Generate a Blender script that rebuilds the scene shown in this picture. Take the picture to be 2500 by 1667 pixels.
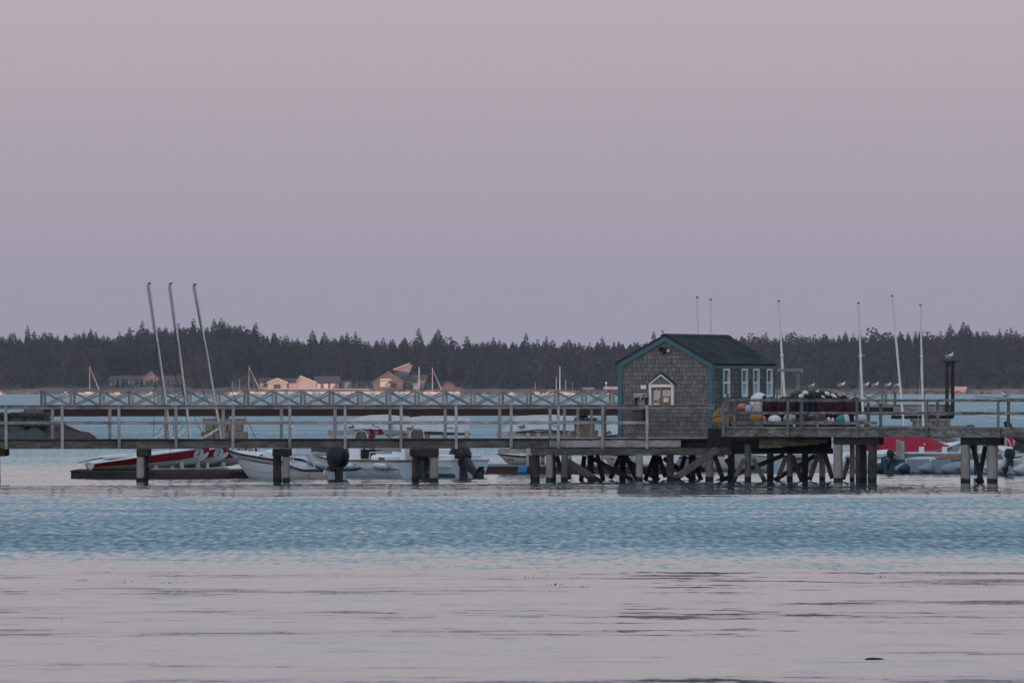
import bpy, bmesh, math, random
import numpy as np
from mathutils import Vector, Matrix, Euler
R = math.radians
for o in list(bpy.data.objects): bpy.data.objects.remove(o)
SC = bpy.context.scene; COL = SC.collection
rnd = random.Random(7)

# ------------------------------------------------------------------ camera
F = 19500.0      # focal length in pixels of a 2500 px wide frame
H = 2.97         # eye height above the water
cam = bpy.data.cameras.new('camera'); camo = bpy.data.objects.new('camera', cam); COL.objects.link(camo)
cam.sensor_width = 36.0; cam.sensor_fit = 'HORIZONTAL'; cam.lens = 36.0 * F / 2500.0
cam.shift_y = 111.5 / 2500.0; cam.clip_start = 1.0; cam.clip_end = 30000.0
camo.location = (0, 0, H); camo.rotation_euler = (R(90), 0, 0)
SC.camera = camo
def S(d): return d / F
def P(px, py, d): return Vector(((px - 1250) * d / F, d, H - (py - 945) * d / F))
def X(px, d): return (px - 1250) * d / F
def Z(py, d): return H - (py - 945) * d / F

# ------------------------------------------------------------------ sky, sun, exposure
SUN_EL, SUN_AZ = 1.0, 205.0       # sun low behind the viewer (azimuth clockwise from +Y)
w = bpy.data.worlds.new('World'); SC.world = w; w.use_nodes = True
nt = w.node_tree; nt.nodes.clear()
def N(t, kind, **kw):
    n = t.nodes.new(kind)
    for k, v in kw.items(): setattr(n, k, v)
    return n
out = N(nt, 'ShaderNodeOutputWorld')
sky = N(nt, 'ShaderNodeTexSky', sky_type='NISHITA', sun_disc=False)
sky.sun_elevation = R(SUN_EL); sky.sun_rotation = R(SUN_AZ); sky.dust_density = 2.0; sky.ozone_density = 3.0
bg1 = N(nt, 'ShaderNodeBackground'); bg1.inputs['Strength'].default_value = 0.15
addc = N(nt, 'ShaderNodeMix', data_type='RGBA', blend_type='ADD', clamp_result=False); addc.inputs[0].default_value = 1.0
nt.links.new(sky.outputs[0], addc.inputs[6]); nt.links.new(addc.outputs[2], bg1.inputs['Color'])
tc = N(nt, 'ShaderNodeTexCoord'); sep = N(nt, 'ShaderNodeSeparateXYZ')
nt.links.new(tc.outputs['Generated'], sep.inputs[0])
asin = N(nt, 'ShaderNodeMath', operation='ARCSINE'); nt.links.new(sep.outputs['Z'], asin.inputs[0])
el = N(nt, 'ShaderNodeMath', operation='MULTIPLY'); el.inputs[1].default_value = 2 / math.pi
nt.links.new(asin.outputs[0], el.inputs[0])
sq = N(nt, 'ShaderNodeMath', operation='SQRT')
mx = N(nt, 'ShaderNodeMath', operation='MAXIMUM'); mx.inputs[1].default_value = 0.0
nt.links.new(el.outputs[0], mx.inputs[0]); nt.links.new(mx.outputs[0], sq.inputs[0])
ramp = N(nt, 'ShaderNodeValToRGB')
# twilight arch opposite the sun: blue-grey earth shadow, pink belt, then pale to blue (elevation in degrees)
STOPS = [(0.0, (.305, .303, .390)), (0.7, (.335, .315, .400)), (1.6, (.390, .348, .418)), (2.6, (.452, .398, .440)), (3.5, (.482, .425, .448)),
         (4.8, (.54, .48, .51)), (6.5, (.52, .50, .51)), (9.0, (.39, .47, .55)), (13, (.29, .445, .58)), (24, (.255, .41, .56)), (45, (.40, .44, .50)), (90, (.44, .45, .49))]
el_ = ramp.color_ramp.elements
while len(el_) > 1: el_.remove(el_[-1])
for i, (deg, c) in enumerate(STOPS):
    e = el_[0] if i == 0 else el_.new(0.5)
    e.position = math.sqrt(deg / 90.0); e.color = (*c, 1)
nt.links.new(sq.outputs[0], ramp.inputs[0])
warm = N(nt, 'ShaderNodeMix', data_type='RGBA', blend_type='MULTIPLY'); warm.inputs[0].default_value = 1.0; warm.inputs[7].default_value = (1.75, 1.62, 1.5, 1)
nt.links.new(ramp.outputs[0], warm.inputs[6]); nt.links.new(warm.outputs[2], addc.inputs[7])
bg2 = N(nt, 'ShaderNodeBackground'); bg2.inputs['Strength'].default_value = 0.218
nt.links.new(ramp.outputs[0], bg2.inputs['Color'])
mixw = N(nt, 'ShaderNodeMixShader')
# the twilight arch fades into a low-sun sky brightened by an added warm arch
side = N(nt, 'ShaderNodeMapRange', interpolation_type='SMOOTHSTEP'); nt.links.new(sep.outputs['Y'], side.inputs[0])
for k_, v_ in ((1, -.75), (2, .25), (3, .0), (4, .95)): side.inputs[k_].default_value = v_
nt.links.new(side.outputs[0], mixw.inputs[0])
nt.links.new(bg1.outputs[0], mixw.inputs[1]); nt.links.new(bg2.outputs[0], mixw.inputs[2])
nt.links.new(mixw.outputs[0], out.inputs['Surface'])

sl = bpy.data.lights.new('sun', 'SUN'); sl.energy = 0.5; sl.angle = R(0.5); sl.color = (1.0, .56, .42)
slo = bpy.data.objects.new('sun', sl); COL.objects.link(slo)
az = R(SUN_AZ); ev = R(SUN_EL)
sd = Vector((math.sin(az) * math.cos(ev), math.cos(az) * math.cos(ev), math.sin(ev)))
slo.rotation_euler = sd.to_track_quat('Z', 'Y').to_euler(); slo.location = (0, -50, 60)
SC.view_settings.view_transform = 'Standard'; SC.view_settings.look = 'None'
SC.view_settings.exposure = 2.2; SC.view_settings.gamma = 1.0
SC.render.engine = 'CYCLES'
SC.cycles.use_denoising = True; SC.cycles.max_bounces = 5; SC.cycles.diffuse_bounces = 2; SC.cycles.glossy_bounces = 3
SC.cycles.transmission_bounces = 4; SC.cycles.transparent_max_bounces = 6; SC.cycles.volume_bounces = 0
SC.cycles.caustics_reflective = False; SC.cycles.caustics_refractive = False

# ------------------------------------------------------------------ helpers: meshes and things
MAT = {}
class MB:
    """collects shapes of one part; build() links them as one mesh object"""
    def __init__(s): s.v = []; s.f = []; s.m = []
    def add(s, vs, fs, mi=0):
        b = len(s.v); s.v += [Vector(q) for q in vs]; s.f += [tuple(i + b for i in f) for f in fs]; s.m += [mi] * len(fs); return s
    def box(s, x0, x1, y0, y1, z0, z1, M=None, mi=0):
        vs = [Vector((x, y, z)) for z in (z0, z1) for y in (y0, y1) for x in (x0, x1)]
        if M is not None: vs = [M @ q for q in vs]
        return s.add(vs, [(0, 2, 3, 1), (4, 5, 7, 6), (0, 1, 5, 4), (2, 6, 7, 3), (0, 4, 6, 2), (1, 3, 7, 5)], mi)
    def beam(s, a, b, w, h, up=(0, 0, 1), mi=0):
        a = Vector(a); b = Vector(b); d = (b - a).normalized(); up = Vector(up)
        if abs(d.dot(up)) > .98: up = Vector((0, 1, 0))
        sx = d.cross(up).normalized(); u = sx.cross(d).normalized()
        vs = [q + sx * i * w / 2 + u * j * h / 2 for q in (a, b) for (i, j) in ((-1, -1), (1, -1), (1, 1), (-1, 1))]
        return s.add(vs, [(0, 1, 2, 3), (7, 6, 5, 4), (0, 4, 5, 1), (1, 5, 6, 2), (2, 6, 7, 3), (3, 7, 4, 0)], mi)
    def tube(s, pts, rad, n=8, cap=True, mi=0, jit=0.0, rg=None):
        pts = [Vector(q) for q in pts]
        if not isinstance(rad, (list, tuple)): rad = [rad] * len(pts)
        b = len(s.v); ref = None
        for i, q in enumerate(pts):
            d = (pts[min(i + 1, len(pts) - 1)] - pts[max(i - 1, 0)]).normalized()
            if ref is None: ref = Vector((1, 0, 0)) if abs(d.x) < .9 else Vector((0, 1, 0))
            u = (ref - d * ref.dot(d)).normalized(); v = d.cross(u); ref = u
            for k in range(n):
                a = 2 * math.pi * k / n; r = rad[i] * (1 + (rg.uniform(-jit, jit) if rg else 0))
                s.v.append(q + (u * math.cos(a) + v * math.sin(a)) * r)
        for i in range(len(pts) - 1):
            for k in range(n):
                s.f.append((b + i * n + k, b + i * n + (k + 1) % n, b + (i + 1) * n + (k + 1) % n, b + (i + 1) * n + k)); s.m.append(mi)
        if cap:
            s.f.append(tuple(b + k for k in reversed(range(n)))); s.m.append(mi)
            e = b + (len(pts) - 1) * n; s.f.append(tuple(e + k for k in range(n))); s.m.append(mi)
        return s
    def ball(s, c, r, n=14, m=9, M=None, mi=0, jit=0.0, rg=None, z0=-1.0, z1=1.0):
        c = Vector(c); r = Vector((r, r, r)) if not hasattr(r, '__len__') else Vector(r); b = len(s.v)
        p0, p1 = math.asin(z0), math.asin(z1)
        for j in range(m + 1):
            ph = p0 + (p1 - p0) * j / m
            for k in range(n):
                a = 2 * math.pi * k / n; q = Vector((math.cos(ph) * math.cos(a) * r.x, math.cos(ph) * math.sin(a) * r.y, math.sin(ph) * r.z))
                if rg: q *= 1 + rg.uniform(-jit, jit)
                s.v.append(c + ((M @ q) if M is not None else q))
        for j in range(m):
            for k in range(n):
                s.f.append((b + j * n + k, b + j * n + (k + 1) % n, b + (j + 1) * n + (k + 1) % n, b + (j + 1) * n + k)); s.m.append(mi)
        return s
    def prism(s, poly, axis, a, b, mi=0):
        """poly: 2D outline; axis 'x','y','z' is extruded from a to b"""
        def mk(p, t):
            return {'x': (t, p[0], p[1]), 'y': (p[0], t, p[1]), 'z': (p[0], p[1], t)}[axis]
        n = len(poly); vs = [mk(p, a) for p in poly] + [mk(p, b) for p in poly]
        fs = [tuple(range(n)), tuple(range(2 * n - 1, n - 1, -1))] + [(i, i + n, (i + 1) % n + n, (i + 1) % n) for i in range(n)]
        return s.add(vs, fs, mi)
    def xf(s, M): s.v = [M @ q for q in s.v]; return s
    def mesh(s, name, mats, smooth=False):
        me = bpy.data.meshes.new(name); me.from_pydata([tuple(q) for q in s.v], [], s.f)
        for m in (mats if isinstance(mats, (list, tuple)) else [mats]): me.materials.append(MAT[m] if isinstance(m, str) else m)
        if any(s.m): me.polygons.foreach_set('material_index', s.m)
        bm = bmesh.new(); bm.from_mesh(me); bmesh.ops.recalc_face_normals(bm, faces=bm.faces); bm.to_mesh(me); bm.free()
        if smooth:
            me.polygons.foreach_set('use_smooth', [True] * len(me.polygons))
            me.set_sharp_from_angle(angle=R(40))
        me.update(); return me
    def build(s, name, mats, parent=None, smooth=False, bevel=0.0, local=False):
        if not local and parent is not None:
            Mi = WM[parent.name].inverted(); s.v = [Mi @ q for q in s.v]
        me = s.mesh(name, mats, smooth); o = bpy.data.objects.new(name, me); COL.objects.link(o)
        if parent is not None: o.parent = parent; WM[o.name] = WM[parent.name].copy()
        else: WM[o.name] = Matrix.Identity(4)
        if bevel:
            md = o.modifiers.new('bevel', 'BEVEL'); md.width = bevel; md.segments = 1; md.limit_method = 'ANGLE'
        return o
WM = {}
def tag(o, label=None, cat=None, group=None, kind=None):
    for k, v in (('label', label), ('category', cat), ('group', group), ('kind', kind)):
        if v: o[k] = v
    return o
def thing(name, loc, rz=0.0, label=None, cat=None, group=None, ry=0.0, rx=0.0):
    o = bpy.data.objects.new(name, None); COL.objects.link(o); o.empty_display_size = .3
    o.location = loc; o.rotation_euler = (rx, ry, rz)
    WM[o.name] = Matrix.Translation(Vector(loc)) @ Euler((rx, ry, rz)).to_matrix().to_4x4()
    return tag(o, label, cat, group)
def copy_tree(o, parent=None):
    c = o.copy(); COL.objects.link(c); c.parent = parent
    for ch in o.children: copy_tree(ch, c)
    return c
def text_mesh(txt, size):
    cu = bpy.data.curves.new('t', 'FONT'); cu.body = txt; cu.size = size; cu.align_x = 'CENTER'; cu.align_y = 'CENTER'; cu.resolution_u = 3
    o = bpy.data.objects.new('t', cu); COL.objects.link(o)
    dg = bpy.context.evaluated_depsgraph_get(); me = o.evaluated_get(dg).to_mesh()
    vs = [v.co.copy() for v in me.vertices]; fs = [tuple(p.vertices) for p in me.polygons]
    o.evaluated_get(dg).to_mesh_clear(); bpy.data.objects.remove(o); bpy.data.curves.remove(cu)
    return vs, fs

# ------------------------------------------------------------------ helpers: materials
def newmat(name):
    m = bpy.data.materials.new(name); m.use_nodes = True; t = m.node_tree
    b = t.nodes['Principled BSDF']; MAT[name] = m; return m, t, b
def mix(t, fac, a, b, mode='MIX'):
    n = N(t, 'ShaderNodeMix', data_type='RGBA', blend_type=mode)
    for sock, v in ((n.inputs[0], fac), (n.inputs[6], a), (n.inputs[7], b)):
        if hasattr(v, 'is_linked'): t.links.new(v, sock)
        elif hasattr(v, '__len__'): sock.default_value = (*v[:3], 1)
        else: sock.default_value = v
    return n.outputs[2]
def noise(t, scale, detail=3, rough=.55, vec=None, mapping=None, coord='Object'):
    n = N(t, 'ShaderNodeTexNoise'); n.inputs['Scale'].default_value = scale; n.inputs['Detail'].default_value = detail; n.inputs['Roughness'].default_value = rough
    if vec is None:
        c = N(t, 'ShaderNodeTexCoord'); vec = c.outputs[coord]
    if mapping:
        mp = N(t, 'ShaderNodeMapping'); mp.inputs['Scale'].default_value = mapping; t.links.new(vec, mp.inputs[0]); vec = mp.outputs[0]
    t.links.new(vec, n.inputs['Vector']); return n
def rampv(t, sock, stops):
    n = N(t, 'ShaderNodeValToRGB'); e = n.color_ramp.elements
    while len(e) > 1: e.remove(e[-1])
    for i, (p, c) in enumerate(stops):
        q = e[0] if i == 0 else e.new(.5); q.position = p
        q.color = (*c, 1) if hasattr(c, '__len__') else (c, c, c, 1)
    t.links.new(sock, n.inputs[0]); return n.outputs[0]
def bumpn(t, b, sock, strength, dist):
    n = N(t, 'ShaderNodeBump'); n.inputs['Strength'].default_value = strength; n.inputs['Distance'].default_value = dist
    t.links.new(sock, n.inputs['Height']); t.links.new(n.outputs[0], b.inputs['Normal'])
def objrand(t):
    return N(t, 'ShaderNodeObjectInfo').outputs['Random']
def islrand(t):
    return N(t, 'ShaderNodeNewGeometry').outputs['Random Per Island']
def wood(name, c1, c2, grain, rough=.85, var=.3, wet=False, isl=False, stain=None):
    m, t, b = newmat(name)
    n1 = noise(t, 6, 5, .65, mapping=grain); n2 = noise(t, 1.3, 3, .6)
    col = mix(t, rampv(t, n1.outputs[0], [(.40, 0), (.60, 1)]), c1, c2)
    col = mix(t, rampv(t, n2.outputs[0], [(.42, 0), (.66, .7)]), col, [q * .5 for q in c1])
    n4 = noise(t, 15, 4, .7, mapping=grain)
    col = mix(t, rampv(t, n4.outputs[0], [(.30, .75), (.44, 0)]), col, [q * .3 for q in c1])
    if stain:
        n3 = noise(t, 3.1, 4, .6); col = mix(t, rampv(t, n3.outputs[0], [(.55, 0), (.72, .7)]), col, stain)
    r = islrand(t) if isl else objrand(t)
    col = mix(t, 1.0, col, rampv(t, r, [(0, 1 - var), (1, 1 + var * .0 + .0)]), 'MULTIPLY')
    if wet:
        g = N(t, 'ShaderNodeNewGeometry'); sp = N(t, 'ShaderNodeSeparateXYZ'); t.links.new(g.outputs['Position'], sp.inputs[0])
        nn = noise(t, 9, 3); ma = N(t, 'ShaderNodeMath', operation='MULTIPLY_ADD'); ma.inputs[1].default_value = .10; t.links.new(nn.outputs[0], ma.inputs[0]); t.links.new(sp.outputs['Z'], ma.inputs[2])
        col = mix(t, rampv(t, ma.outputs[0], [(.17, .95), (.21, .0)]), col, (.016, .014, .012))
    t.links.new(col, b.inputs['Base Color']); b.inputs['Roughness'].default_value = rough; b.inputs['Specular IOR Level'].default_value = .25
    bumpn(t, b, n4.outputs[0], .5, .01); return m
def paint(name, c, rough=.45, var=.12, dirt=(.25, .22, .19), amount=.35, scale=3.0, metallic=0.0, spec=.4):
    m, t, b = newmat(name)
    n1 = noise(t, scale, 4, .6); n2 = noise(t, scale * 6, 3, .6)
    col = mix(t, rampv(t, n1.outputs[0], [(.45, 0), (.8, amount)]), c, dirt)
    col = mix(t, rampv(t, n2.outputs[0], [(.35, var), (.65, 0)]), col, [q * .6 for q in c])
    t.links.new(col, b.inputs['Base Color']); b.inputs['Roughness'].default_value = rough; b.inputs['Metallic'].default_value = metallic
    b.inputs['Specular IOR Level'].default_value = spec; return m
# ------------------------------------------------------------------ water
def water_mat():
    m, t, b = newmat('water')
    g = N(t, 'ShaderNodeNewGeometry'); pos = g.outputs['Position']
    sp = N(t, 'ShaderNodeSeparateXYZ'); t.links.new(pos, sp.inputs[0])
    # cat's-paws: wind ruffles two belts across the harbour, the water between them lies calm
    wob = noise(t, 1.0, 3, .6, vec=pos, mapping=(.05, .03, 0))
    wob2 = noise(t, 1.0, 3, .6, vec=pos, mapping=(.5, .12, 0))
    def madd(a, k, c):
        n = N(t, 'ShaderNodeMath', operation='MULTIPLY_ADD'); t.links.new(a, n.inputs[0]); n.inputs[1].default_value = k
        if hasattr(c, 'is_linked'): t.links.new(c, n.inputs[2])
        else: n.inputs[2].default_value = c
        return n.outputs[0]
    yw = madd(wob.outputs[0], 14.0, sp.outputs['Y']); yw = madd(wob2.outputs[0], 9.0, yw)   # mean +8
    sc = N(t, 'ShaderNodeMath', operation='MULTIPLY'); sc.inputs[1].default_value = 1 / 600.; t.links.new(yw, sc.inputs[0])
    wind = rampv(t, sc.outputs[0], [(q / 600., v) for q, v in ((138, 0.0), (146, .22), (156, .40), (160, .95), (172, .95), (195, .66), (224, .50), (230, .10), (240, .10), (275, .14), (330, .25), (395, .85), (520, 1.15))])
    gust = noise(t, 1.0, 4, .65, vec=pos, mapping=(.12, .035, 0))
    gustr = rampv(t, gust.outputs[0], [(.3, .75), (.7, 1.2)])
    def vmul(v, c):
        n = N(t, 'ShaderNodeVectorMath', operation='MULTIPLY'); t.links.new(v, n.inputs[0]); n.inputs[1].default_value = c; return n.outputs[0]
    def vadd(a, bb):
        n = N(t, 'ShaderNodeVectorMath', operation='ADD'); t.links.new(a, n.inputs[0])
        if hasattr(bb, 'is_linked'): t.links.new(bb, n.inputs[1])
        else: n.inputs[1].default_value = bb
        return n.outputs[0]
    def slope(scale, mp, detail, k):
        n = noise(t, scale, detail, .55, vec=pos, mapping=mp)
        return vmul(vadd(n.outputs['Color'], (-.5, -.5, -.5)), (k, k, 0))
    # slopes of the wind ripples (facing the viewer side of each crest) and of the slow swell in the calm water
    st1 = noise(t, 1.0, 2, .6, vec=pos, mapping=(5.4, .60, 1)); st2 = noise(t, 1.0, 2, .6, vec=pos, mapping=(1.2, .16, 1))
    face = rampv(t, st1.outputs[0], [(.30, .20), (.46, .32), (.58, .80), (.72, 1.0)]); face2 = rampv(t, st2.outputs[0], [(.30, .75), (.70, 1.0)])
    fm = N(t, 'ShaderNodeMath', operation='MULTIPLY'); t.links.new(face, fm.inputs[0]); t.links.new(face2, fm.inputs[1])
    cy = N(t, 'ShaderNodeCombineXYZ'); fk = N(t, 'ShaderNodeMath', operation='MULTIPLY'); t.links.new(fm.outputs[0], fk.inputs[0]); fk.inputs[1].default_value = -.36; t.links.new(fk.outputs[0], cy.inputs[1])
    ripb = vadd(cy.outputs[0], slope(1.0, (9.0, .7, 1), 1, .10))
    scl = N(t, 'ShaderNodeVectorMath', operation='SCALE'); t.links.new(ripb, scl.inputs[0])
    mm = N(t, 'ShaderNodeMath', operation='MULTIPLY'); t.links.new(wind, mm.inputs[0]); t.links.new(gustr, mm.inputs[1]); t.links.new(mm.outputs[0], scl.inputs['Scale'])
    calm = vadd(vadd(vadd(slope(1.0, (.55, 1.0, 1), 3, .105), slope(1.0, (1.3, 2.0, 1), 2, .05)), slope(1.0, (4.0, 1.2, 1), 3, .04)), slope(1.0, (.05, .26, 1), 2, .12))
    nz = vadd(vadd(scl.outputs[0], calm), (0, -.018, 1))
    nn = N(t, 'ShaderNodeVectorMath', operation='NORMALIZE'); t.links.new(nz, nn.inputs[0])
    b.inputs['Base Color'].default_value = (.018, .065, .095, 1); b.inputs['Roughness'].default_value = .06
    b.inputs['IOR'].default_value = 1.36
    t.links.new(nn.outputs[0], b.inputs['Normal'])
water_mat()
mb = MB()
xs = [-780, -500, -200, 0, 200, 500, 780]; ys = [-60, 60, 150, 300, 700, 1500, 3460]
mb.add([(x, y, 0) for y in ys for x in xs], [(j * 7 + i, j * 7 + i + 1, (j + 1) * 7 + i + 1, (j + 1) * 7 + i) for j in range(6) for i in range(6)])
tag(mb.build('water', 'water'), 'harbour water, calm and pink near the viewer, wind-ruffled blue in belts', kind='structure')

# ------------------------------------------------------------------ land behind the viewer: it keeps the last sun off the near harbour
def earth(name, c1, c2, sc):
    m, t, b = newmat(name); n = noise(t, sc, 4, .6)
    t.links.new(mix(t, rampv(t, n.outputs[0], [(.35, 0), (.65, 1)]), c1, c2), b.inputs['Base Color']); b.inputs['Roughness'].default_value = .95
earth('turf', (.05, .055, .03), (.09, .08, .05), .2)
earth('forest_floor', (.035, .035, .025), (.06, .05, .035), .1)
earth('shore_rock', (.20, .17, .15), (.09, .08, .07), .25)
mb = MB(); g = random.Random(3)
prof = [(-60, 0.0), (-75, 1.2), (-250, 2.5), (-520, 4), (-610, 33.5), (-680, 33.5), (-860, 8), (-1000, 4)]
nx = 40; xx = [-780 + 1560 * i / nx for i in range(nx + 1)]
mb.add([(x, y - .00004 * x * x * .2, z * (1 + (g.uniform(-.02, .06) if z > 20 else 0)) - (0.3 if j == 0 else 0)) for j, (y, z) in enumerate(prof) for x in xx],
       [(j * (nx + 1) + i, j * (nx + 1) + i + 1, (j + 1) * (nx + 1) + i + 1, (j + 1) * (nx + 1) + i) for j in range(len(prof) - 1) for i in range(nx)])
tag(mb.build('near_shore_terrain', 'turf'), kind='structure')

# ------------------------------------------------------------------ far shore: terrain and forest
SKYLINE = [(-400, 818), (0, 812), (200, 808), (330, 798), (450, 784), (600, 787), (645, 799), (700, 822), (760, 826), (800, 824), (1000, 822), (1100, 828), (1250, 830),
           (1400, 832), (1500, 832), (1620, 828), (1750, 822), (1900, 815), (2100, 808), (2300, 804), (2500, 800), (2900, 796)]
def skyl(px):
    for (a, ya), (b_, yb) in zip(SKYLINE, SKYLINE[1:]):
        if a <= px <= b_: return ya + (yb - ya) * (px - a) / (b_ - a)
    return SKYLINE[0][1] if px < 0 else SKYLINE[-1][1]
TH = 15.5   # mean tree height
SH0, SH1 = 3425.0, 3640.0
def ground_z(x, y):
    px = 1250 + x * F / y
    top = Z(skyl(px), SH1) - TH
    u = (y - SH0) / (SH1 - SH0)
    if u < 0: return -1.5
    lo = 1.6 * min(1, u / .03)
    return lo + (top - lo) * max(0, min(1, (u - .05) / .95)) ** .8 if u <= 1 else top - (y - SH1) * .05
mb = MB(); NX, NY = 120, 18
xsr = [-420 + 840 * i / NX for i in range(NX + 1)]; g = random.Random(5)
ysr = [SH0 - 6, SH0, SH0 + 4, SH0 + 9, SH0 + 18] + [SH0 + 30 + (SH1 - SH0 - 30) * k / 8 for k in range(9)] + [SH1 + 60, SH1 + 200, SH1 + 500]
vs = []
for y in ysr:
    for x in xsr:
        z = ground_z(x, y)
        if SH0 <= y <= SH0 + 18: z += g.uniform(-.5, .6)
        vs.append((x * (y / SH0), y + (g.uniform(-2.5, 2.5) if y < SH0 + 20 else 0), z))
n1 = NX + 1
mb.add(vs, [(j * n1 + i, j * n1 + i + 1, (j + 1) * n1 + i + 1, (j + 1) * n1 + i) for j in range(len(ysr) - 1) for i in range(NX)])
mb.m = [0 if (k // NX) < 4 else 1 for k in range(len(mb.f))]
tag(mb.build('far_shore_terrain', ['shore_rock', 'forest_floor']), kind='structure')

def leafmat(name, c1, c2, c3):
    m, t, b = newmat(name)
    r1 = objrand(t); r2 = islrand(t)
    n = noise(t, .045, 3, .6, coord='Object'); 
    col = mix(t, r2, c1, c2)
    g = N(t, 'ShaderNodeNewGeometry')
    n2 = noise(t, 1.0, 4, .6, vec=g.outputs['Position'], mapping=(.13, .02, .012))
    col = mix(t, rampv(t, n2.outputs[0], [(.46, 0), (.66, .9)]), col, c3)  # vertical brown streaks stand in for sunlit trunks and trees
    t.links.new(col, b.inputs['Base Color']); b.inputs['Roughness'].default_value = .9; b.inputs['Specular IOR Level'].default_value = .1
leafmat('needles', (.012, .024, .022), (.022, .034, .027), (.050, .037, .031))
leafmat('broad_leaves', (.022, .034, .022), (.036, .046, .026), (.042, .038, .030))
earth('bark', (.06, .045, .035), (.10, .08, .065), 2.0)

def conifer(seed, h=1.0, wd=.17, bare=.12, ragged=.3):
    """one spruce: trunk and drooping whorls of twiggy fans; unit height"""
    g = random.Random(seed); tr = MB(); tr.tube([(0, 0, -.03), (0, 0, .4), (0, 0, .97)], [.014, .010, .002], 5)
    cr = MB(); z = bare
    while z < .985:
        u = (z - bare) / (1 - bare)
        rad = wd * (1 - u) ** .65 * (.55 + .45 * min(1, u / .12)) + .008
        nb = 5 + int(4 * (1 - u))
        for k in range(nb):
            if g.random() < ragged * .4: continue
            a = 2 * math.pi * (k + g.random() * .8) / nb; L = rad * g.uniform(1 - ragged, 1 + ragged * .45)
            dz = g.uniform(-.25, .12) * L + .008; wdt = L * g.uniform(.30, .50)
            d = Vector((math.cos(a), math.sin(a), 0)); s_ = Vector((-d.y, d.x, 0)); b0 = Vector((0, 0, z + g.uniform(-.01, .01)))
            m1 = b0 + d * L * .55 + Vector((0, 0, dz * .3 + .012)); tip = b0 + d * L + Vector((0, 0, dz))
            dr = Vector((0, 0, -L * g.uniform(.22, .45)))
            cr.add([b0, m1 + s_ * wdt * .5, tip, m1 - s_ * wdt * .5, m1 + dr, tip + dr * .6], [(0, 1, 2), (0, 2, 3), (0, 4, 5, 2)])
        z += .034 * (1.0 - .45 * u) * g.uniform(.8, 1.2)
    cr.add([(-.006, 0, .95), (.006, 0, .95), (0, 0, 1.015)], [(0, 1, 2)]); cr.add([(0, -.006, .95), (0, .006, .95), (0, 0, 1.015)], [(0, 1, 2)])
    return tr, cr
def broadleaf(seed):
    g = random.Random(seed); tr = MB(); tr.tube([(0, 0, -.03), (0, 0, .35), (.02, 0, .7)], [.022, .016, .005], 5)
    for k in range(4):
        a = g.uniform(0, 6.28); tr.tube([(0, 0, .3 + .07 * k), (.16 * math.cos(a), .16 * math.sin(a), .5 + .08 * k)], [.009, .003], 4)
    cr = MB()
    cl = [(g.uniform(-.16, .16), g.uniform(-.16, .16), g.uniform(.38, .88), g.uniform(.10, .17)) for _ in range(9)]
    for (cx, cy, cz, r) in cl:
        for _ in range(26):
            v = Vector((g.gauss(0, 1), g.gauss(0, 1), g.gauss(0, 1))).normalized() * r * g.uniform(.7, 1.05)
            c = Vector((cx, cy, cz)) + v; s_ = .035 * g.uniform(.7, 1.5)
            a = Vector((g.gauss(0, 1), g.gauss(0, 1), g.gauss(0, 1))).normalized(); b_ = a.cross(Vector((g.gauss(0, 1), g.gauss(0, 1), g.gauss(0, 1)))).normalized()
            cr.add([c - a * s_, c + b_ * s_ * .7, c + a * s_, c - b_ * s_ * .7], [(0, 1, 2, 3)])
    return tr, cr
KIND = [conifer(11, wd=.20), conifer(12, wd=.25, bare=.1), conifer(13, wd=.17, ragged=.5), conifer(14, wd=.22, bare=.2, ragged=.55), conifer(15, wd=.15, bare=.06), broadleaf(16), broadleaf(17)]
KM = []
for i, (tr, cr) in enumerate(KIND):
    KM.append((tr.mesh('trunk', 'bark'), cr.mesh('crown', 'broad_leaves' if i > 4 else 'needles')))
g = random.Random(21); singles = []; mass = []
# skyline trees, each a thing
px = -60.0
while px < 2570:
    d = SH1 + g.uniform(-14, 14); k = g.choice([0, 0, 1, 2, 2, 3, 4, 1, 3, 5, 6]); h = TH * g.uniform(.78, 1.04) * (1 + .07 * math.sin(px / 41.) + .06 * math.sin(px / 17. + 1))
    if g.random() < .08: h *= g.uniform(1.10, 1.24); k = g.choice([0, 2, 4])
    singles.append((X(px, d), d, h, k)); px += g.uniform(9, 18)
for px, h in ((763, 20), (792, 19), (868, 19), (1022, 20.5), (1070, 20.5), (1140, 18), (540, 18.5), (625, 18), (472, 18), (222, 17.5), (1618, 20.5), (1284, 19.5), (1470, 18), (2320, 19), (2352, 20), (700, 17), (835, 17.5), (1205, 17.5), (1870, 17.5)):
    singles.append((X(px, SH1 - 18), SH1 - 18, h, g.choice([0, 2, 4])))
# trees along the edge of the wood, nearest the water
px = -40.0
while px < 2560:
    d = SH0 + 30 + g.uniform(-8, 12)
    if not (560 < px < 1140 or 250 < px < 460): singles.append((X(px, d), d, TH * g.uniform(.75, 1.1), g.choice([0, 1, 2, 3, 5, 6, 6])))
    px += g.uniform(30, 50)
y = SH0 + 40
while y < SH1 - 10:
    x = X(-70, y) + g.uniform(0, 5)
    while x < X(2580, y):
        pxx = 1250 + x * F / y; low = y < SH0 + 100
        if y < SH0 + 85 and (250 < pxx < 460 or 560 < pxx < 1140): x += 6; continue
        k = g.choice([5, 6, 0, 1, 3]) if (low and g.random() < .7) else g.choice([0, 1, 2, 3, 3, 4])
        h = TH * g.uniform(.7, 1.06)
        mass.append((x, y + g.uniform(-3.5, 3.5), h, k)); x += g.uniform(2.6, 5.4)
    y += 7.5
x = X(-60, SH0)
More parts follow.
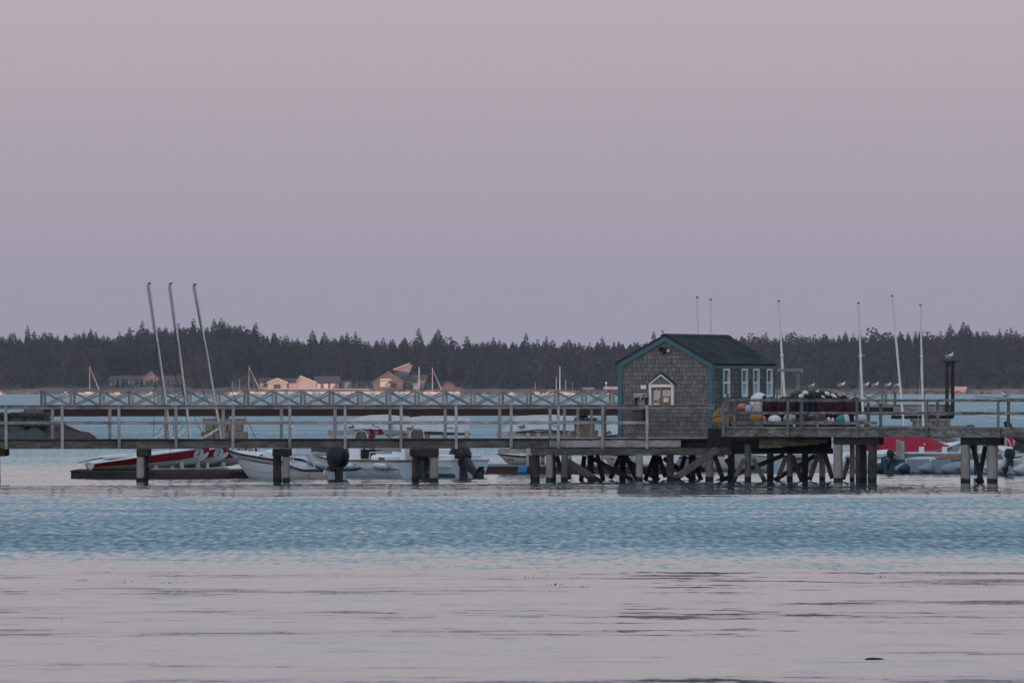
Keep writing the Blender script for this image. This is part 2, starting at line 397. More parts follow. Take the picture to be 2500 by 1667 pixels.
while x < X(2560, SH0):
    pxx = 1250 + x * F / SH0; mass.append((x, SH0 + g.uniform(9, 26), g.uniform(2.5, 4.5) if (250 < pxx < 460 or 600 < pxx < 1140) else g.uniform(5, 10), g.choice([5, 6, 6, 1]))); x += g.uniform(1.2, 3.0)
print('trees', len(singles), len(mass))
singles = singles[:298]
def place(x, y, h, k, seed):
    gg = random.Random(seed); return x, y, ground_z(x, y) - .2, h * gg.uniform(.9, 1.15), gg.uniform(0, 6.28)
for i, (x, y, h, k) in enumerate(singles):
    x, y, z, wsc, a = place(x, y, h, k, i)
    con = k < 5; edge = y < SH0 + 60; tall = h > TH * 1.12
    o = thing('spruce_tree' if con else 'broadleaf_tree', (x, y, z), a,
              ('dark conifer at the water edge of the far wood' if edge else 'tall conifer spire standing clear above the far wooded skyline' if tall else 'dark spiky conifer in the far wooded skyline') if con else
              ('rounded leafy tree at the foot of the far wood' if edge else 'rounded treetop among the conifers of the far skyline'),
              'tree', ('conifers at the foot of the far wood' if edge else 'tall spires of the far skyline' if tall else 'conifers of the far skyline') if con else ('leafy trees at the foot of the far wood' if edge else 'rounded trees of the far skyline'))
    wsc *= 1.22; o.scale = (wsc, wsc, h)
    for me, nm in zip(KM[k], ('trunk', 'crown')):
        c = bpy.data.objects.new(nm, me); COL.objects.link(c); c.parent = o
vall, fall, base = [], [], 0
cache = []
for tr, cr in KIND:
    me = KM[len(cache)][1]; me.calc_loop_triangles()
    cv = np.array([v.co[:] for v in me.vertices]); ct = np.array([q.vertices[:] for q in me.loop_triangles]); cache.append((cv, ct))
for i, (x, y, h, k) in enumerate(mass):
    x, y, z, wsc, a = place(x, y, h, k, 1000 + i); cv, ct = cache[k]
    c_, s_ = math.cos(a), math.sin(a)
    q = np.empty_like(cv); q[:, 0] = (cv[:, 0] * c_ - cv[:, 1] * s_) * wsc + x; q[:, 1] = (cv[:, 0] * s_ + cv[:, 1] * c_) * wsc + y; q[:, 2] = cv[:, 2] * h + z
    vall.append(q); fall.append(ct + base); base += len(cv)
vall = np.concatenate(vall); fall = np.concatenate(fall)
me = bpy.data.meshes.new('forest'); me.vertices.add(len(vall)); me.vertices.foreach_set('co', vall.ravel().astype(np.float32))
nl = len(fall) * 3; me.loops.add(nl); me.loops.foreach_set('vertex_index', fall.ravel().astype(np.int32))
me.polygons.add(len(fall)); me.polygons.foreach_set('loop_start', np.arange(0, nl, 3, dtype=np.int32))
me.update(calc_edges=True); me.materials.append(MAT['needles'])
fo = bpy.data.objects.new('forest', me); COL.objects.link(fo)
tag(fo, 'dense mass of dark conifers covering the low far shore', 'forest', kind='stuff')
print('forest tris', len(fall))

# ------------------------------------------------------------------ haze over the water
hm = bpy.data.materials.new('haze'); hm.use_nodes = True; t = hm.node_tree; t.nodes.clear()
ho = N(t, 'ShaderNodeOutputMaterial'); pv = N(t, 'ShaderNodeVolumePrincipled')
pv.inputs['Color'].default_value = (.66, .80, 1.0, 1); pv.inputs['Density'].default_value = .00004
t.links.new(pv.outputs[0], ho.inputs['Volume']); MAT['haze'] = hm
mb = MB(); mb.box(-800, 800, -1040, 4250, -4, 48)
tag(mb.build('haze', 'haze'), 'thin dusk haze over the harbour', kind='stuff')
# ------------------------------------------------------------------ materials of the built things
wood('wood_rail', (.34, .32, .295), (.54, .515, .48), (.35, 2.5, 2.5), var=.25)
wood('wood_post', (.38, .36, .335), (.56, .535, .50), (2.5, 2.5, .35), var=.25)
wood('wood_beam', (.15, .132, .112), (.52, .465, .385), (.25, 1.5, 1.5), var=.28, stain=(.07, .065, .06))
wood('wood_dark', (.028, .027, .026), (.06, .057, .052), (.4, 4, 4), var=.3)
wood('wood_grey_dark', (.13, .13, .127), (.34, .33, .31), (.25, 1.7, 1.7), var=.25)
wood('wood_grey_post', (.15, .15, .147), (.27, .265, .25), (5, 5, .3), var=.25)
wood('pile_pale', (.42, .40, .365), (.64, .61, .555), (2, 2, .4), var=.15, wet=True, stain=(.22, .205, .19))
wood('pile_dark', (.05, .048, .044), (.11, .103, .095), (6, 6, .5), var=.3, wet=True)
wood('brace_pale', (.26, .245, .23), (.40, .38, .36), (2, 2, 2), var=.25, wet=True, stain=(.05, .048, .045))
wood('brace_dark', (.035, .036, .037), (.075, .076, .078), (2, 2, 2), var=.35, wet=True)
wood('gangway_wood', (.30, .28, .25), (.42, .395, .355), (1, 3, 3), var=.3)
wood('shingle_wall', (.37, .348, .328), (.52, .49, .465), (10, 10, 4), var=.35, stain=(.13, .125, .12))
wood('shingle_wall_joined', (.37, .348, .328), (.52, .49, .465), (10, 10, 4), var=.35, isl=True, stain=(.13, .125, .12))
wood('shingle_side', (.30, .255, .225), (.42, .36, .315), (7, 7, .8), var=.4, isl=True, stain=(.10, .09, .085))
wood('roof_shingle', (.038, .040, .044), (.075, .077, .082), (3, 3, 3), var=.35, isl=True)
paint('rust_steel', (.055, .022, .018), .8, .4, (.02, .012, .012), .6, 1.5)
paint('bolt_metal', (.05, .045, .04), .6)
paint('teal_paint', (.045, .145, .172), .55, .25, (.08, .10, .10), .35, 2.0)
paint('white_paint', (.80, .81, .79), .5, .15, (.35, .34, .31), .25, 2.0)
paint('gelcoat', (.82, .83, .83), .28, .06, (.48, .46, .40), .28, 1.2)
paint('gelcoat_cream', (.74, .73, .67), .3, .08, (.38, .35, .28), .35, 1.2)
paint('red_paint', (.38, .018, .024), .3, .1, (.12, .02, .02), .25, 1.5)
paint('red_canvas', (.36, .015, .035), .85, .25, (.20, .012, .025), .5, 2.5)
paint('maroon_tarp', (.040, .008, .014), .8, .35, (.03, .01, .012), .6, 3.5)
paint('navy_tarp', (.016, .020, .035), .8, .3, (.01, .01, .015), .5, 3.5)
paint('dark_red_float', (.085, .022, .022), .7, .3, (.03, .02, .02), .5, 1.0)
paint('navy_rubber', (.012, .018, .040), .5)
paint('black_plastic', (.012, .013, .015), .35, .1, (.03, .03, .03), .3, 3, spec=.3)
paint('dark_metal', (.05, .052, .056), .45, .2, (.08, .07, .06), .3, 4, metallic=.4)
paint('alu', (.66, .68, .70), .35, .15, (.3, .3, .3), .3, 5, metallic=.75)
paint('alu_dark', (.10, .11, .12), .4, .15, (.1, .1, .1), .3, 5, metallic=.5)
paint('mast_pale', (.68, .69, .66), .5, .15, (.3, .3, .28), .35, 4)
paint('stainless', (.36, .37, .37), .5, .2, (.25, .25, .25), .35, 8)
paint('chrome', (.75, .76, .78), .15, .05, metallic=1.0)
paint('teak', (.26, .16, .085), .6, .3, (.15, .10, .07), .4, 4)
paint('brown_varnish', (.16, .075, .030), .35, .3, (.07, .03, .015), .4, 2.0)
paint('yellow_buoy', (.36, .19, .03), .6, .25, (.15, .09, .035), .9, 4)
paint('white_buoy', (.72, .72, .69), .55, .15, (.33, .31, .27), .8, 5)
paint('pale_blue_buoy_sky', (.36, .46, .54), .5, .1)
paint('grey_buoy', (.36, .34, .30), .6, .2, (.2, .18, .15), .5, 4)
paint('orange_buoy', (.55, .14, .08), .7, .3, (.50, .34, .27), .8, 9)
paint('green_plastic', (.03, .24, .18), .5, .15)
paint('rope', (.22, .19, .14), .9, .4, (.10, .085, .06), .5, 9)
paint('rope_dark', (.10, .085, .065), .9, .4, (.05, .04, .03), .5, 9)
paint('blue_plastic', (.015, .20, .42), .5, .1)
paint('teal_boot', (.02, .22, .30), .4, .1)
paint('green_canvas', (.012, .03, .022), .8, .3)
paint('grey_deck', (.24, .26, .28), .7, .25, (.12, .12, .12), .4, 1.5)
paint('hypalon_grey', (.26, .30, .33), .6, .15, (.18, .18, .18), .3, 3)
paint('hypalon_teal', (.020, .055, .075), .6, .15)
paint('hypalon_white', (.48, .52, .54), .55, .12, (.3, .3, .29), .35, 3)
paint('granite', (.26, .205, .15), .85, .35, (.10, .085, .07), .6, 2.2)
paint('ledge_rock', (.036, .037, .034), .9, .4, (.085, .075, .06), .6, .9)
paint('weed_rock', (.055, .022, .014), .85, .4, (.025, .02, .015), .6, 1.4)
paint('paper', (.55, .58, .62), .7, .05, (.5, .5, .5), .1)
paint('paper_blue', (.05, .09, .20), .7, .05)
paint('cork', (.28, .16, .06), .85, .3, (.18, .10, .04), .4, 14)
paint('green_panel', (.12, .16, .145), .6, .15)
paint('gull_white', (.72, .72, .70), .8, .05)
paint('gull_grey', (.26, .28, .30), .8, .1)
paint('gull_dark', (.05, .048, .045), .8, .2)
paint('gull_bill', (.55, .35, .05), .6)
def glass(name, c):
    m, t, b = newmat(name); n = noise(t, 2.0, 2)
    t.links.new(mix(t, n.outputs[0], c, [q * 1.5 for q in c]), b.inputs['Base Color']); b.inputs['Roughness'].default_value = .06; b.inputs['Specular IOR Level'].default_value = .8
glass('window_glass', (.025, .032, .038)); glass('far_glass', (.05, .055, .06))

# ------------------------------------------------------------------ low wooden pier on piles
A0 = P(0, 0, 250); A1 = P(1757, 0, 254)
ux = Vector((A1.x - A0.x, A1.y - A0.y, 0)).normalized(); uy = Vector((-ux.y, ux.x, 0))     # along and across (away from viewer)
def pierpt(px, base, dirn, off=0.0):
    """point on the pier's front line where the view ray of pixel column px meets it, moved off metres back"""
    k = (px - 1250) / F; b0 = base + uy_of(dirn) * off
    s = (k * b0.y - b0.x) / (dirn.x - k * dirn.y); return b0 + dirn * s
def uy_of(d): return Vector((-d.y, d.x, 0))
LP = Vector((A0.x, A0.y, 0))
lowpier = thing('low_pier', LP, 0, 'weathered low wooden pier on pale piles running to the shingled hut', 'pier')
ZD, ZR = 1.342, 2.411
def fp(px, z, off=0.0): q = pierpt(px, LP, ux, off); return Vector((q.x, q.y, z))
def along(mbx, px0, px1, z0, z1, off0, off1, dirn=None):
    f = fp if dirn is None else dirn
    a, b_ = f(px0, 0, 0), f(px1, 0, 0); d = (b_ - a).normalized(); n = Vector((-d.y, d.x, 0))
    vs = []
    for z in (z0, z1):
        for o in (off0, off1):
            for q in (a, b_): vs.append(q + n * o + Vector((0, 0, z)))
    mbx.add(vs, [(0, 2, 3, 1), (4, 5, 7, 6), (0, 1, 5, 4), (2, 6, 7, 3), (0, 4, 6, 2), (1, 3, 7, 5)]); return mbx
PW = 2.3
g = random.Random(9)
# beams of the front face, one timber after another
cuts = [-60, 151, 291, 503, 707, 980, 1114, 1340]
for a, b_ in zip(cuts, cuts[1:]):
    along(MB(), a + .4, b_ - .4, ZD - .30 + g.uniform(-.008, .012), ZD - .052, g.uniform(0, .02), .14).build('beam', 'wood_beam', lowpier, bevel=.008)
along(MB(), 1341, 1662, ZD - .275, ZD - .052, -.02, .14).build('beam', 'wood_rail', lowpier, bevel=.008)
along(MB(), 1663, 1752, ZD - .285, ZD - .05, .35, .5).build('beam', 'wood_dark', lowpier, bevel=.008)
for o in (.8, 1.5, PW - .14): along(MB(), -60, 1750, ZD - .29, ZD - .056, o, o + .14).build('joist', 'wood_dark', lowpier)
mb = MB(); px = -58.0; q0 = fp(-60, 0); q1 = fp(1752, 0); Lp = (q1 - q0).length; s = 0.0
while s < Lp - .15:
    wd = g.uniform(.135, .145); o0 = -.03 + g.uniform(-.02, .02); o1 = PW + g.uniform(-.02, .03); dz = g.uniform(0, .006)
    M = Matrix.Translation(q0 + ux * s) @ Matrix(((ux.x, uy.x, 0), (ux.y, uy.y, 0), (0, 0, 1))).to_4x4()
    mb.box(0, wd, o0, o1, ZD - .05, ZD - dz, M); s += wd + .008
tag(mb.build('deck_planks', 'wood_dark', lowpier), kind='stuff')
along(MB(), 1345, 1750, ZD + .001, ZD + .03, -.05, .02).build('edge_board', 'wood_rail', lowpier)
def rail_run(root, fpt, px0, px1, z0, z1, off0, off1, mat, cutpx):
    c = [px0] + [q for q in cutpx if px0 < q < px1] + [px1]
    for a, b_ in zip(c, c[1:]): along(MB(), a + .3, b_ - .3, z0 + g.uniform(-.006, .006), z1 + g.uniform(-.006, .006), off0, off1, fpt).build('rail', mat, root, bevel=.006)
FPX = [15, 152, 291, 430, 569, 707.6, 843, 979, 1114, 1247.7, 1363, 1471, 1579.6]
rail_run(lowpier, fp, -60, 1745, ZR - .13, ZR - .035, -.005, .035, 'wood_rail', [152, 569, 979, 1363, 1579])
rail_run(lowpier, fp, -60, 1747, ZR - .034, ZR, -.07, .09, 'wood_grey_dark', [291, 843, 1471])
rail_run(lowpier, fp, -60, 1577, 1.80, 1.895, -.005, .035, 'wood_rail', [291, 707, 1114])
def post(root, fpt, px, z0, z1, off, mat, w=.09, dpt=.09, bolts=True, lean=0.0):
    q = fpt(px, 0, off); e = MB(); e.beam(q + Vector((0, 0, z0)), q + Vector((lean, 0, z1)), w, dpt, up=(0, 1, 0))
    p = e.build('post', mat, root, bevel=.006)
    if bolts:
        for dz in (.07, .22):
            c = q + Vector((0, 0, z0 + dz)); MB().tube([c + Vector((0, -dpt / 2 - .012, 0)), c + Vector((0, -dpt / 2 + .01, 0))], .018, 6).build('bolt', 'bolt_metal', p)
    return p
for px in FPX: post(lowpier, fp, px, ZD - .315, ZR - .036, -.052, 'wood_post', lean=g.uniform(-.01, .01))
post(lowpier, fp, 1757, ZD - .30, ZR - .06, -.052, 'wood_grey_post')
for px in [-10, 128, 268, 405, 545, 687, 818, 952, 1087, 1220, 1343]:
    post(lowpier, fp, px, ZD - .01, ZR - .036, PW - .02, 'wood_post', bolts=False, w=.10)
along(MB(), -60, 1350, ZR - .13, ZR - .035, PW - .10, PW - .068).build('rail', 'wood_rail', lowpier)
along(MB(), -60, 1350, ZR - .034, ZR, PW - .12, PW + .05).build('rail', 'wood_grey_dark', lowpier)
along(MB(), -60, 1350, 1.80, 1.895, PW - .10, PW - .068).build('rail', 'wood_rail', lowpier)
# short railing that turns back beside the hut
ra = fp(1343, 0, PW + .08); rb = P(1478, 0, 262); rb.z = 0
for k, px in enumerate((1378, 1411, 1444)):
    kk = (px - 1250) / F; dd = rb - ra; sq_ = (kk * ra.y - ra.x) / (dd.x - kk * dd.y); q = ra + dd * sq_
    MB().beam(q + Vector((0, 0, ZD - .05)), q + Vector((0, 0, ZR - .04)), .09, .09, up=(0, 1, 0)).build('post', 'wood_post', lowpier, bevel=.006)
q = P(1476, 0, 261.8); q.z = 0
MB().beam(q + Vector((0, 0, ZD - .05)), q + Vector((0, 0, ZR - .04)), .12, .12, up=(0, 1, 0)).build('post', 'wood_grey_post', lowpier, bevel=.006)
for z0, z1 in ((ZR - .13, ZR - .04), (1.80, 1.89)):
    MB().beam(ra + Vector((0, 0, (z0 + z1) / 2)), rb + Vector((0, 0, (z0 + z1) / 2)), .04, z1 - z0).build('rail', 'wood_rail', lowpier)
MB().beam(ra + Vector((0, 0, ZD - .15)), rb + Vector((0, 0, ZD - .15)), .14, .22).build('joist', 'wood_dark', lowpier)
def pile(root, px, d, wpx, ztop, mat, lean=0.0, px_top=None, seed=0):
    r = wpx * S(d) / 2; gg = random.Random(seed + int(px)); xb = X(px, d); xt = X(px_top if px_top else px, d)
    pts = [(xb + (xt - xb) * k / 4 + gg.uniform(-.01, .01), d, -1.2 + (ztop + 1.2) * k / 4) for k in range(5)]
    return MB().tube(pts, [r * 1.06, r * 1.04, r, r * .98, r * .96], 10, jit=.06, rg=gg).build('pile', mat, root, smooth=True)
ZC = ZD - .30
for px, d, wp, m in ((-6, 250.3, 15, 'pile_pale'), (342.5, 250.3, 19, 'pile_pale'), (356, 252.2, 13, 'pile_dark'), (677, 252.0, 21, 'pile_dark'), (698, 250.3, 19, 'pile_pale'),
                     (1014.5, 252.2, 17, 'pile_dark'), (1059, 250.4, 21, 'pile_pale')):
    pile(lowpier, px, d, wp, ZC - .18, m)
for a, b_, d0 in ((-30, 12, 250), (333, 362, 250), (665, 708, 250), (1000, 1070, 250)):
    q0 = P(a, 0, d0 + .1); q1 = P(b_, 0, d0 + .1)
    MB().box(q0.x, q1.x, d0 + .12, d0 + 2.3, ZC - .235, ZC - .005).build('cap_timber', 'wood_dark', lowpier, bevel=.01)
# trestle under the hut
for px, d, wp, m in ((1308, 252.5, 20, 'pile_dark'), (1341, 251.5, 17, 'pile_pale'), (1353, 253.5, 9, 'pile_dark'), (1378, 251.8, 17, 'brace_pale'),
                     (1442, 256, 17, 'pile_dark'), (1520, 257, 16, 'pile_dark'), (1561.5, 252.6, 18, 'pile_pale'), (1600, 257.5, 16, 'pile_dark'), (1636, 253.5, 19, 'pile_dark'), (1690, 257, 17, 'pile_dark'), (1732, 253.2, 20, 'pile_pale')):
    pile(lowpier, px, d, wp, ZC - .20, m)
q0, q1 = P(1300, 0, 252.2), P(1785, 0, 253.2)
MB().beam((q0.x, q0.y, ZC - .11), (q1.x, q1.y, ZC - .11), .30, .22).build('cap_timber', 'wood_beam', lowpier, bevel=.01)
MB().beam((q0.x, q0.y + 4, ZC - .11), (q1.x, q1.y + 4, ZC - .11), .30, .22).build('cap_timber', 'wood_dark', lowpier, bevel=.01)
for o in (1.5, 3, 4.6, 6.2, 7.8, 9.2):
    MB().box(X(1340, 255), X(1745, 255), 252.6 + o, 252.74 + o, ZD - .29, ZD - .06).build('joist', 'wood_dark', lowpier)
MB().box(X(1352, 255), X(1747, 255), 254.9, 264.0, ZD - .055, ZD - .012).build('deck_board', 'wood_dark', lowpier)
def brace(root, a, b_, d0, d1, w, m, t=.07):
    p0 = P(a[0], a[1], d0); p1 = P(b_[0], b_[1], d1)
    return MB().beam(p0, p1, t, w, up=(0, -1, 0) if False else (p1 - p0).cross(Vector((0, 1, 0)))).build('brace', m, root, bevel=.01)
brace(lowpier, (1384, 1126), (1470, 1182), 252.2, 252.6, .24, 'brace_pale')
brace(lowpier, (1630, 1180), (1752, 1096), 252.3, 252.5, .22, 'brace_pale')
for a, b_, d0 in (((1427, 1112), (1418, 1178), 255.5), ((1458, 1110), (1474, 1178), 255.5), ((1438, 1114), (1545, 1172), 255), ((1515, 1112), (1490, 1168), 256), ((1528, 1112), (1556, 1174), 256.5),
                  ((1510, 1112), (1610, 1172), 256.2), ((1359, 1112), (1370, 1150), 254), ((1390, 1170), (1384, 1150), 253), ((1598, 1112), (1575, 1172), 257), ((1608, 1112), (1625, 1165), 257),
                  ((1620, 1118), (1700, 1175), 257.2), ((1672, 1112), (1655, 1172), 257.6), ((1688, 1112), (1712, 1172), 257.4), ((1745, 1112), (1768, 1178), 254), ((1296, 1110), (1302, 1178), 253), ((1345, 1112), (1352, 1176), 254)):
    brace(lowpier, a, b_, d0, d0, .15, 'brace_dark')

# ------------------------------------------------------------------ higher wooden deck to the right
B0 = P(1754, 0, 251.6); B1 = P(2500, 0, 247.0); HP = Vector((B0.x, B0.y, 0)); hx = Vector((B1.x - B0.x, B1.y - B0.y, 0)).normalized(); hy = Vector((-hx.y, hx.x, 0))
highpier = thing('high_pier', HP, 0, 'higher dark timber pier deck beside the hut, loaded with fishing gear', 'pier')
def hp(px, z, off=0.0): q = pierpt(px, HP, hx, off); return Vector((q.x, q.y, z))
HZ, HR = 1.70, 2.60
cuts = [1760, 1922, 2092, 2268, 2420, 2570]
for a, b_ in zip(cuts, cuts[1:]):
    along(MB(), a + .4, b_ - .4, HZ - .29, HZ - .03, g.uniform(0, .02), .14, hp).build('beam', 'wood_grey_dark', highpier, bevel=.01)
mb = MB(); q0 = hp(1760, 0); Lp = (hp(2570, 0) - q0).length; s = 0.0
Mr = Matrix(((hx.x, hy.x, 0), (hx.y, hy.y, 0), (0, 0, 1))).to_4x4()
while s < Lp - .15:
    wd = g.uniform(.14, .15); o1 = 10.0 if s < 4.4 else 2.6
    mb.box(0, wd, -.02 + g.uniform(-.015, .015), o1 + g.uniform(-.03, .03), HZ - .028, HZ + .022 - g.uniform(0, .006), Matrix.Translation(q0 + hx * s) @ Mr); s += wd + .008
tag(mb.build('deck_planks', 'wood_grey_dark', highpier), kind='stuff')
rail_run(highpier, hp, 1768, 2570, HR - .085, HR, -.05, 0, 'wood_grey_dark', [2092, 2300])
rail_run(highpier, hp, 1763, 2570, 2.115, 2.20, -.05, 0, 'wood_grey_dark', [1923, 2263])
along(MB(), 1775, 2132, 1.80, 1.90, .25, .30, hp).build('low_board', 'wood_grey_dark', highpier)
for px in (1766, 1923, 2092, 2263, 2437): post(highpier, hp, px, HZ - .30, HR - .01 if px > 1770 else HR - .06, -.10, 'wood_grey_post', w=.085, bolts=px > 1770)
for px, zt in ((1776, 2.78), (1793, 2.55), (1957, 2.56), (2120, 2.5), (2150, 2.45)): post(highpier, hp, px, HZ, zt, .9, 'wood_grey_post', bolts=False, w=.10)
for px in (2289, 2462): post(highpier, hp, px, HZ, HR - .04, 2.5, 'wood_grey_post', bolts=False, w=.10)
along(MB(), 2270, 2570, HR - .085, HR, 2.42, 2.46, hp).build('rail', 'wood_grey_dark', highpier)
along(MB(), 2270, 2570, 2.115, 2.20, 2.42, 2.46, hp).build('rail', 'wood_grey_dark', highpier)
for px, d, wp, m in ((1826, 252, 17, 'brace_pale'), (1929, 253.5, 15, 'pile_pale'), (2007, 253.5, 15, 'pile_pale'), (2046.5, 249.95, 23, 'pile_pale'), (2081, 253, 12, 'pile_pale'), (2096, 249.9, 16, 'pile_dark'),
                     (2110, 250.3, 14, 'pile_dark'), (2130, 249.5, 22, 'pile_dark'), (2357.5, 248.1, 25, 'pile_pale'), (2422.5, 247.8, 27, 'pile_pale'), (2512, 247.2, 24, 'pile_pale'),
                     (1785, 256, 17, 'pile_dark'), (1880, 256, 17, 'pile_dark'), (1965, 257, 16, 'pile_dark')):
    pile(highpier, px, d, wp, HZ - .52, m)
for a, b_, off in ((2030, 2142, .14), (2340, 2438, .14)):
    along(MB(), a, b_, HZ - .53, HZ - .295, off, .50, hp).build('cap_timber', 'wood_dark', highpier, bevel=.01)
for o in (1.0, 2.2, 5.0, 8.0): along(MB(), 1762, 2140 if o > 2.3 else 2570, HZ - .28, HZ - .035, o, o + .14, hp).build('joist', 'wood_dark', highpier)
MB().box(X(1728, 253.4), X(1782, 253.4), 253.4, 253.65, ZD - .45, HZ - .04).build('stringer', 'wood_dark', highpier)  # dark timber added to close the bright water gap between decks
# slanting line of short facing boards and the stringers under the deck
mb_x = [1853, 1883, 1912, 1940, 1973, 1999, 2022]
for i, (a, b_) in enumerate(zip(mb_x, mb_x[1:])):
    y0 = 1081 - (a - 1853) * .075; p0 = P(a + .5, y0 - 13, 251.6); p1 = P(b_ - .5, y0 + 12 + g.uniform(-2, 2), 251.7)
    MB().box(p0.x, p1.x, 251.55, 251.64, p1.z, p0.z).build('facing_board', 'wood_grey_dark', highpier, bevel=.006)
for z0, z1, d0, a, b_ in ((1.02, 1.28, 252.6, 1780, 2030), (.86, 1.04, 253.2, 1770, 2034), (1.05, 1.40, 256, 1770, 2030)):
    MB().box(X(a, d0), X(b_, d0), d0, d0 + .25, z0, z1).build('stringer', 'wood_dark', highpier, bevel=.01)
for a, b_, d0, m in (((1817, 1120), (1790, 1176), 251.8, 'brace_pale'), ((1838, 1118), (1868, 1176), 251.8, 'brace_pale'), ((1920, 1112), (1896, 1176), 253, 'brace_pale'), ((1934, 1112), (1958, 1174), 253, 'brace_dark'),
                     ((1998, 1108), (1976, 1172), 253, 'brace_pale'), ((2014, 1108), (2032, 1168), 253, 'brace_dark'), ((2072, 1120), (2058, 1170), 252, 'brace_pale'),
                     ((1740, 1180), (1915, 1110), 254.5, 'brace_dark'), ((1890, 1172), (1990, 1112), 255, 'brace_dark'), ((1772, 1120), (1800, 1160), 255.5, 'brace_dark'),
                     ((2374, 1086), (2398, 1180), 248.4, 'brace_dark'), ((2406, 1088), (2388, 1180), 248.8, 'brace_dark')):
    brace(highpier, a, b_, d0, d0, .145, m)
tag(MB().box(X(1897, 262), X(1958, 262), 261.9, 262.1, Z(908, 262), Z(900, 262)).beam(P(1948, 1046, 262), P(1948, 907, 262), .14, .14, up=(0, 1, 0)).beam(P(1948, 922, 262), P(1934, 908, 262), .07, .07)
    .box(X(1949, 262), X(1960, 262), 261.85, 262.15, Z(911, 262), Z(899, 262)).build('timber_gallows', 'wood_post', None, bevel=.01), 'plain timber gallows, one post and a crossbeam, behind the hut', 'gallows')
# ------------------------------------------------------------------ shingled hut
yaw = R(-20.0); SW, SL = 3.17, 6.35; hut_loc = P(1511, 0, 257.4); hut_loc.z = ZD + .02
hut = thing('pier_hut', hut_loc, yaw, 'grey cedar-shingled hut with teal trim standing on the wooden pier', 'hut')
EH, RH = Z(886, 256.8) - hut_loc.z, Z(820, 257) - hut_loc.z
def B(name, mbx, mat, par=None, **k): return mbx.build(name, mat, par or hut, local=True, **k)
B('wall', MB().prism([(0, 0), (SW, 0), (SW, EH), (SW / 2, RH - .02), (0, EH)], 'y', .02, .12), 'shingle_side')
B('wall', MB().box(SW - .12, SW - .02, .121, SL - .121, 0, EH - .03), 'shingle_side')
B('wall', MB().box(.02, .12, .121, SL - .121, 0, EH - .03), 'shingle_side')
B('wall', MB().prism([(0, 0), (SW, 0), (SW, EH), (SW / 2, RH - .02), (0, EH)], 'y', SL - .12, SL - .02), 'shingle_side')
B('sill_beam', MB().box(-.02, SW + .02, .04, SL, -.14, -.003), 'wood_dark')
# individually laid shingles of the gable front
EXPO = .133; slopeT = (RH - EH) / (SW / 2); cells = []; g = random.Random(31); row = 0; z = 0.0
while z < RH - .25:
    zt = z + EXPO
    half = SW / 2 - .06 if zt < EH else max(0, (RH - zt) / slopeT - .02)
    x = SW / 2 - half; x1 = SW / 2 + half
    x -= 0 if zt > EH else 0
    while x < x1 - .03:
        wdt = min(g.choice([.085, .10, .12, .14, .155]), x1 - x)
        cells.append((row, x, wdt, z)); x += wdt
    row += 1; z += EXPO
SHM = {}
def shingle_mesh(wdt):
    k = round(wdt, 2)
    if k not in SHM:
        e = MB(); a = .005
        e.add([(a, -.028, -.012), (k - a, -.028, -.012), (k - a, .015, -.012), (a, .015, -.012), (a, .012, EXPO + .02), (k - a, .012, EXPO + .02), (k - a, .016, EXPO + .02), (a, .016, EXPO + .02)],
              [(0, 1, 2, 3), (4, 7, 6, 5), (0, 4, 5, 1), (1, 5, 6, 2), (2, 6, 7, 3), (3, 7, 4, 0)])
        SHM[k] = e.mesh('shingle', 'shingle_wall')
    return SHM[k], k
cells.sort(key=lambda c: -c[3]); n_sh = 0; rest = MB()
for (row, x, wdt, z) in cells:
    if n_sh < 298 and 0.05 < z:
        me, k = shingle_mesh(wdt); o = bpy.data.objects.new('shingle', me); COL.objects.link(o); o.parent = hut
        o.location = (x, .003 - g.uniform(0, .004), z + g.uniform(-.004, .004)); o.scale = (wdt / k, 1, 1); n_sh += 1
    else:
        a = .005; dz = g.uniform(-.004, .004); y = .003 - g.uniform(0, .004)
        rest.add([(x + a, y - .028, z + dz - .012), (x + wdt - a, y - .028, z + dz - .012), (x + wdt - a, y + .015, z + dz - .012), (x + a, y + .015, z + dz - .012), (x + a, y + .012, z + EXPO + .02), (x + wdt - a, y + .012, z + EXPO + .02), (x + wdt - a, y + .016, z + EXPO + .02), (x + a, y + .016, z + EXPO + .02)],
                 [(0, 1, 2, 3), (4, 7, 6, 5), (0, 4, 5, 1), (1, 5, 6, 2), (2, 6, 7, 3), (3, 7, 4, 0)])
tag(B('wall_shingles', rest, 'shingle_wall_joined'), kind='stuff')
# window openings along the right side: distance along the wall
WINS = [(.98, 1.60), (2.86, 3.44), (4.06, 4.64), (5.46, 6.05)]; WZ0, WZ1 = Z(969, 258.5) - hut_loc.z, Z(900, 258.5) - hut_loc.z
rest = MB(); z = 0.0; row = 0
while z < EH - .15:
    y = .06
    while y < SL - .06:
        wdt = min(g.choice([.09, .11, .13, .15, .17]), SL - .06 - y); ym = y + wdt / 2
        if not any(a - .14 < ym < b_ + .14 and z > WZ0 - .15 for a, b_ in WINS):
            a = .004; th = g.uniform(.03, .05); dz = g.uniform(-.012, .012)
            rest.add([(SW + th, y + a, z + dz - .02), (SW + th, y + wdt - a, z + dz - .02), (SW - .02, y + wdt - a, z + dz - .02), (SW - .02, y + a, z + dz - .02), (SW + .004, y + a, z + .16), (SW + .004, y + wdt - a, z + .16), (SW - .02, y + wdt - a, z + .16), (SW - .02, y + a, z + .16)],
                     [(0, 1, 2, 3), (4, 7, 6, 5), (0, 4, 5, 1), (1, 5, 6, 2), (2, 6, 7, 3), (3, 7, 4, 0)])
        y += wdt
    z += .145
tag(B('side_shingles', rest, 'shingle_side'), kind='stuff')
